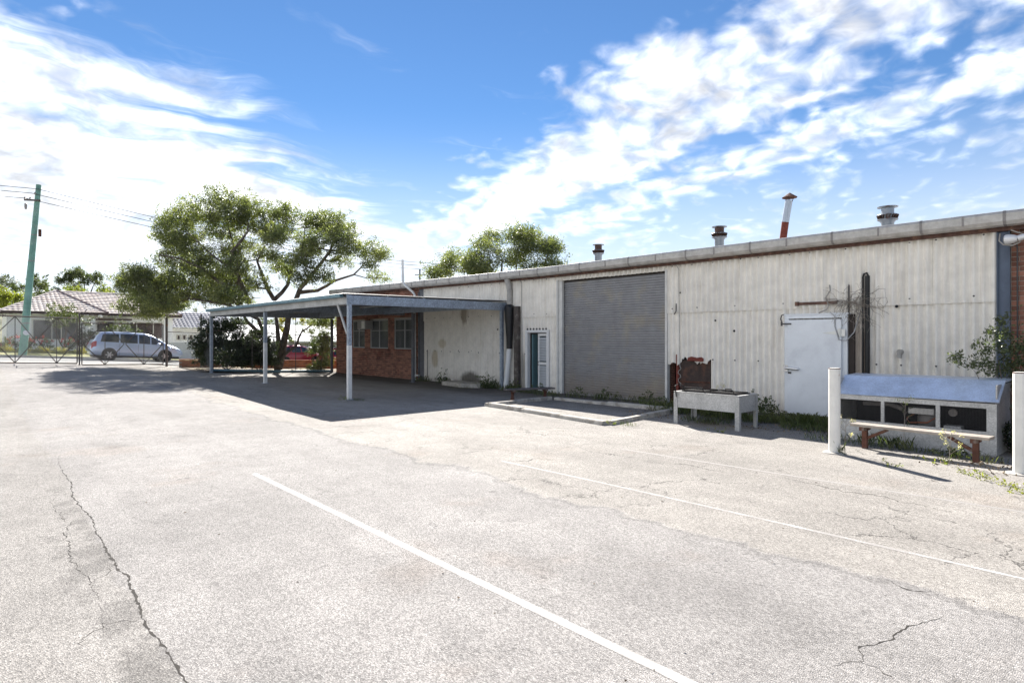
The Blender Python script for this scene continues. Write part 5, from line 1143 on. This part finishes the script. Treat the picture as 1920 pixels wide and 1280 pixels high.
# dark shrubs under the tree
def bush(name, label, base, clumps, lm, n, size, cat='shrub', depth=.5, group=None, r0=.03, sub=18, subr=.09):
    ms = [[(0,0),(c[0]*.5,c[1]*.5),(c[0]*.9,c[1]*.9)] for c in clumps[::2]]
    return tree(name, label, base, clumps, ms, lm, n, size, r0, depth, group, cat, 2, sub, subr, 'twig')
bush('hedge_shrub', 'dark dense shrub beside the left carport post', (-30.6,9.0,.2), [(-.9,.5,.7,.5),(0,.5,.7,.5),(.8,.5,.7,.5),(-.8,1.3,.7,.5),(.1,1.4,.8,.6),(.8,1.2,.6,.5),(-.5,2.0,.6,.5),(.3,2.1,.6,.4),(-1.3,.9,.4,.5)], 'leaf_dark', 26000, .09)
bush('hedge_shrub', 'dark shrub between the left carport post and the tree trunk', (-30.7,10.5,.1), [(-.7,.5,.6,.5),(0,.6,.7,.5),(.6,.5,.5,.4),(-.4,1.2,.6,.5),(.3,1.2,.5,.4),(0,1.7,.5,.3)], 'leaf_dark', 18000, .09)
bush('hedge_shrub', 'light green bush against the far corner of the brick wall', (-30.4,13.55,.0), [(0,.5,.35,.5),(0,1.2,.4,.5),(.05,1.7,.35,.35),(-.1,.2,.4,.3)], 'leaf_weed', 7000, .09)
bush('straggly_bush', 'loose twiggy bush right of the tree trunk', (-32.2,13.9,.05), [(0,1.0,.5,.5),(.3,1.6,.6,.5),(-.2,2.1,.6,.4),(.8,2.2,.6,.3),(.6,1.3,.4,.4)], 'leaf_olive', 3200, .09)
# shrub and climber at the right end
bush('leafy_shrub', 'leafy young shrub growing behind the right end of the mesh cage', (-1.95,12.35,.0), [(-.25,1.25,.22,.2),(-.5,1.3,.22,.16),(-.75,1.32,.2,.12),(-.9,1.38,.12,.08),(-.45,1.55,.2,.15),(-.2,1.6,.2,.18),(-.3,1.85,.16,.14),(-.15,2.0,.12,.1),(-.5,1.75,.15,.1),(-.62,1.6,.14,.1),(0,1.4,.2,.25),(.15,1.2,.2,.3),(-.1,1.0,.2,.2)], 'leaf_olive', 3400, .055, depth=.18, r0=.016, sub=12, subr=.055)
bush('climbing_plant', 'green creeper climbing the brick pier at the right edge', (-1.95,13.5,.0), [(-.1,.6,.2,.3),(0,1.1,.2,.3),(-.05,1.6,.18,.28),(.0,2.0,.14,.2),(.2,1.5,.2,.4),(.3,.8,.25,.5),(.25,.3,.3,.3)], 'leaf_weed', 2000, .06, depth=.06, r0=.012, sub=14, subr=.07)
bush('hedge_shrub', 'low dark greenery between mesh cage and right bollard', (-1.75,11.6,.0), [(0,.2,.3,.25),(.15,.5,.25,.25),(-.05,.4,.2,.2),(.3,.25,.25,.25),(.0,.75,.2,.2),(.05,.95,.16,.16)], 'leaf_dark', 5200, .06, depth=.3, r0=.01, subr=.06)
# dead creeper tangled on the black riser
dv = thing('dead_creeper', 'bare grey dead creeper tangled round the black riser pipe', 'creeper', (-4.7, WY-.15, 1.6)); random.seed(5)
for _ in range(70):
    p = Vector((random.gauss(-4.72,.16), WY-.16+random.uniform(-.05,.05), random.gauss(2.45,.12))); pts = [p]
    d = Vector((random.gauss(0,.5), random.gauss(0,.12), random.gauss(-.25,.5))).normalized()
    for _ in range(8): d = (d+Vector((random.gauss(0,.45),random.gauss(0,.2),random.gauss(-.16,.35)))).normalized(); p = p+d*random.uniform(.035,.10); p.y = min(p.y, WY-.07); pts.append(p.copy())
    o = MB().tube(pts, [.0042*(1-.07*i) for i in range(len(pts))], 4, False); dv_m = o if _ == -1 else None
    if 'DV' not in globals(): DV = MB()
    DV.v, DV.f, o2 = DV.v, DV.f, DV.add(o.v, o.f)
for k in range(6):
    p = Vector((-5.45+.02*k, WY-.15, 2.58-.03*k)); DV.tube([p, p+Vector((.25,-.02,-.03)), p+Vector((.5,.0,-.09+.02*k)), p+Vector((.78,.02,-.1))], .005, 4, False)
stuff(DV.build('stems', mat('dead_stem', (.27,.235,.20), .9), dv))

# weeds along the wall foot, beyond counting
random.seed(3)
def blades(spots, name, lm):
    V_ = []
    for (x, y, r_, n, h) in spots:
        for _ in range(n):
            a = random.random()*6.28; q = r_*random.random()**.6; px, py = x+q*math.cos(a), y+q*math.sin(a)*.6; z = gz(px,py)-.01; hh = h*random.uniform(.25,.8); b = random.random()*6.28; w_ = random.uniform(.002,.005); lx, ly = math.cos(b)*hh*.45, math.sin(b)*hh*.45
            V_ += [(px-w_*math.sin(b),py+w_*math.cos(b),z),(px+w_*math.sin(b),py-w_*math.cos(b),z),(px+lx*.5+w_*.6*math.sin(b),py+ly*.5,z+hh*.7),(px+lx,py+ly,z+hh)]
    return stuff(np_mesh(name, np.array(V_), 4, MATS[lm]))
def weeds(spots, name, lm, size=.05):
    P_ = [ell((x,y,gz(x,y)+h*.45), (r_,r_*.7,h*.5), n, .2, 8, .03) for x, y, r_, n, h in spots]; return stuff(np_mesh(name, leaves(np.concatenate(P_), size, .5), 4, MATS[lm]))
blades([(-20.8,13.5,.5,160,.22),(-19.4,13.5,.35,120,.30),(-16.4,13.3,.5,260,.35),(-15.2,13.2,.5,200,.3),(-14.2,13.1,.5,200,.22),(-13.1,12.9,.5,200,.25),(-12.2,13.2,.5,120,.22),(-11.2,13.3,.5,150,.28),(-10,13.35,.6,160,.28),(-8.8,12.6,.6,600,.28),(-7.6,12.5,.8,900,.26),(-6.6,12.3,.8,900,.22),(-6.9,11.4,.6,350,.18),(-5.6,12.6,.8,1100,.26),(-5.0,11.9,.6,500,.2),(-5.3,12.9,.5,500,.26),(-4.2,10.95,.5,160,.18),(-3.4,10.95,.4,160,.3),(-2.8,10.9,.4,120,.14),(-2.2,10.75,.4,120,.16),(-15.75,7.9,.3,70,.12),(-15.5,8.0,.25,40,.14),(-3.66,9.82,.06,16,.3),(-7.6,9.7,.25,50,.14),(-17.0,12.6,.6,80,.15),(-8.3,12.2,.5,200,.2)], 'tall_weeds', 'leaf_weed')
weeds([(-20.9,13.55,.4,160,.2),(-19.4,13.5,.3,260,.55),(-16.6,13.4,.4,380,.6),(-15.1,13.35,.3,220,.4),(-6.75,12.9,.4,900,.6),(-6.35,13.0,.3,500,.45),(-8.6,12.9,.45,420,.3),(-7.6,12.8,.5,260,.25),(-12.4,13.4,.3,120,.3),(-11.3,13.5,.3,140,.35),(-9.7,13.3,.5,300,.3),(-5.6,12.7,.5,420,.22),(-7.2,12.3,.6,400,.25),(-6.2,12.4,.5,300,.2),(-2.45,10.8,.3,200,.16),(-3.3,11.05,.3,140,.18),(-14.0,13.3,.3,150,.3),(-8.2,12.2,.3,200,.2)], 'leafy_weeds', 'leaf_weed')
weeds([(-2.0,9.55,.14,120,.04),(-1.82,9.3,.12,80,.04),(-1.5,9.15,.2,110,.05),(-1.35,8.85,.15,90,.04),(-2.9,9.42,.18,70,.03),(-2.55,10.2,.22,120,.04),(-1.2,8.6,.2,70,.04),(-7.75,9.45,.08,40,.1),(-6.0,10.45,.2,60,.03),(-15.8,7.7,.25,90,.08)], 'moss_patches', 'leaf_bright', .03)
stuff(np_mesh('dead_leaves', leaves(np.array([(x,y,gz(x,y)+.012) for x, y in zip(rng.normal(-1.6,.5,260), rng.normal(10.35,.35,260))]+[(x,y,gz(x,y)+.012) for x, y in zip(rng.uniform(-9,-4.5,500), rng.uniform(11.1,13.2,500))]+[(x,y,gz(x,y)+.03) for x, y in zip(rng.uniform(-33.8,-29.3,1500), rng.uniform(7.8,14,1500))]), .05, .45), 4, mat('leaf_litter', (.22,.165,.105), .9, island=.5)))
# dry stalks that stand out one by one
def stalk(label, x, y, h, flower):
    t_ = thing('dry_stalk', label, 'weed', (x,y,gz(x,y)), 'dry weed stalks'); z0 = gz(x,y); mb = MB(); tips = []
    mb.tube([(x,y,z0-.01),(x+.01,y,z0+h*.5),(x+.03,y,z0+h)], [.005,.004,.002], 5)
    for k in range(9):
        a = random.random()*6.28; zz = z0+h*random.uniform(.35,.95); e = Vector((x+.02+.11*math.cos(a),y+.06*math.sin(a),zz+.09)); mb.tube([(x+.012,y,zz-.02),e], .002, 4, False); tips.append(e)
    mb.build('stem', MATS['dead_stem'], t_)
    stuff(np_mesh('seed_head', leaves(np.concatenate([np.array(e)+rng.normal(size=(14,3))*.018 for e in tips]), .022, .6), 4, MATS[flower], t_, (x,y,z0)))
stalk('dry branching weed in front of the right end of the plank bench', -2.38, 10.12, .44, 'petal_white'); stalk('tall seeding weed in front of the mesh cage middle bay', -3.22, 11.12, .78, 'leaf_olive'); stalk('dry grass clump against the bollard beside the mesh cage', -3.66, 9.92, .55, 'petal_white'); stalk('white flowering weed behind the barbecue', -6.75, 11.75, .78, 'petal_white')

# the house garden across the street
random.seed(9)
bush('garden_tree', 'small rounded tree in front of the house wall', (-52,4.7,.9), [(-.9,1.9,.5,.4),(-.4,2.2,.6,.5),(.2,2.4,.6,.5),(.8,2.1,.5,.5),(1.1,1.8,.4,.4),(-.2,2.8,.5,.3),(.5,2.9,.4,.3),(0,1.7,.5,.4),(-1.2,2.5,.2,.3)], 'leaf_olive', 4200, .11, 'tree', .7, r0=.05)
bush('climbing_rose', 'rose bush with yellow blooms in front of the porch', (-51.6,8.0,.65), [(-.6,1.6,.4,.4),(0,1.9,.5,.4),(.5,1.7,.5,.4),(.9,1.4,.4,.3),(.1,1.3,.5,.4)], 'leaf_weed', 2200, .1, depth=.4, r0=.03)
bush('clipped_bush', 'dark arched bush against the house wall', (-52.4,5.9,.9), [(-.5,.5,.5,.5),(.3,.6,.6,.5),(0,1.1,.6,.4),(.7,.9,.4,.4)], 'leaf_dark', 2600, .10)
for i, (lab, y) in enumerate((('red flowering rose bush at the left edge of the house garden',1.75),('red flowering rose bush just left of the green pole',2.75),('red flowering rose bush right of the green pole',3.7),('red flowering rose bush under the house window',4.9),('white flowering rose bush behind the van tail',6.6))):
    t_ = bush('rose_bush', lab, (-51.2,y,garden_z(-51.2,y)), [(-.25,.35,.28,.25),(.25,.4,.28,.25),(0,.65,.3,.25)], 'leaf_olive', 800, .09, depth=.25, group='rose bushes in the house garden', r0=.02)
    np_mesh('blooms', leaves(np.concatenate([np.array([-51.1+random.gauss(0,.15),y+random.gauss(0,.3),garden_z(-51.2,y)+.78+random.gauss(0,.15)])+rng.normal(size=(14,3))*.05 for _ in range(9)]), .09, .8), 4, MATS['petal_red' if 'red' in lab else 'petal_white'], t_, tuple(ORG[t_.name]))
for i in range(6):
    y = 1.5+i*.98; lab = ['low yellow shrub at the left edge of the verge bed','low yellow shrub left of the green pole','low yellow shrub just right of the green pole','third low yellow shrub right of the green pole','low yellow shrub under the house window','low yellow shrub nearest the van tail'][i]
    bush('yellow_shrub', lab, (-50.2,y,garden_z(-50.2,y)), [(-.2,.16,.22,.14),(.2,.16,.22,.14),(0,.26,.25,.13)], 'leaf_yellow', 700, .07, depth=.2, group='yellow shrubs along the verge', r0=.012)
tp = thing('far_pole', 'distant power pole with one crossarm above the shed gutter', 'utility pole', (-93.3,60,0))
MB().tube([(-93.3,60,0),(-93.3,60,13.9)], [.2,.14], 8).build('shaft', MATS['grey_steel'], tp); MB().bar((-93.9,59.3,12.9),(-92.7,60.7,12.9),.12,.14).build('crossarm', MATS['grey_steel'], tp)
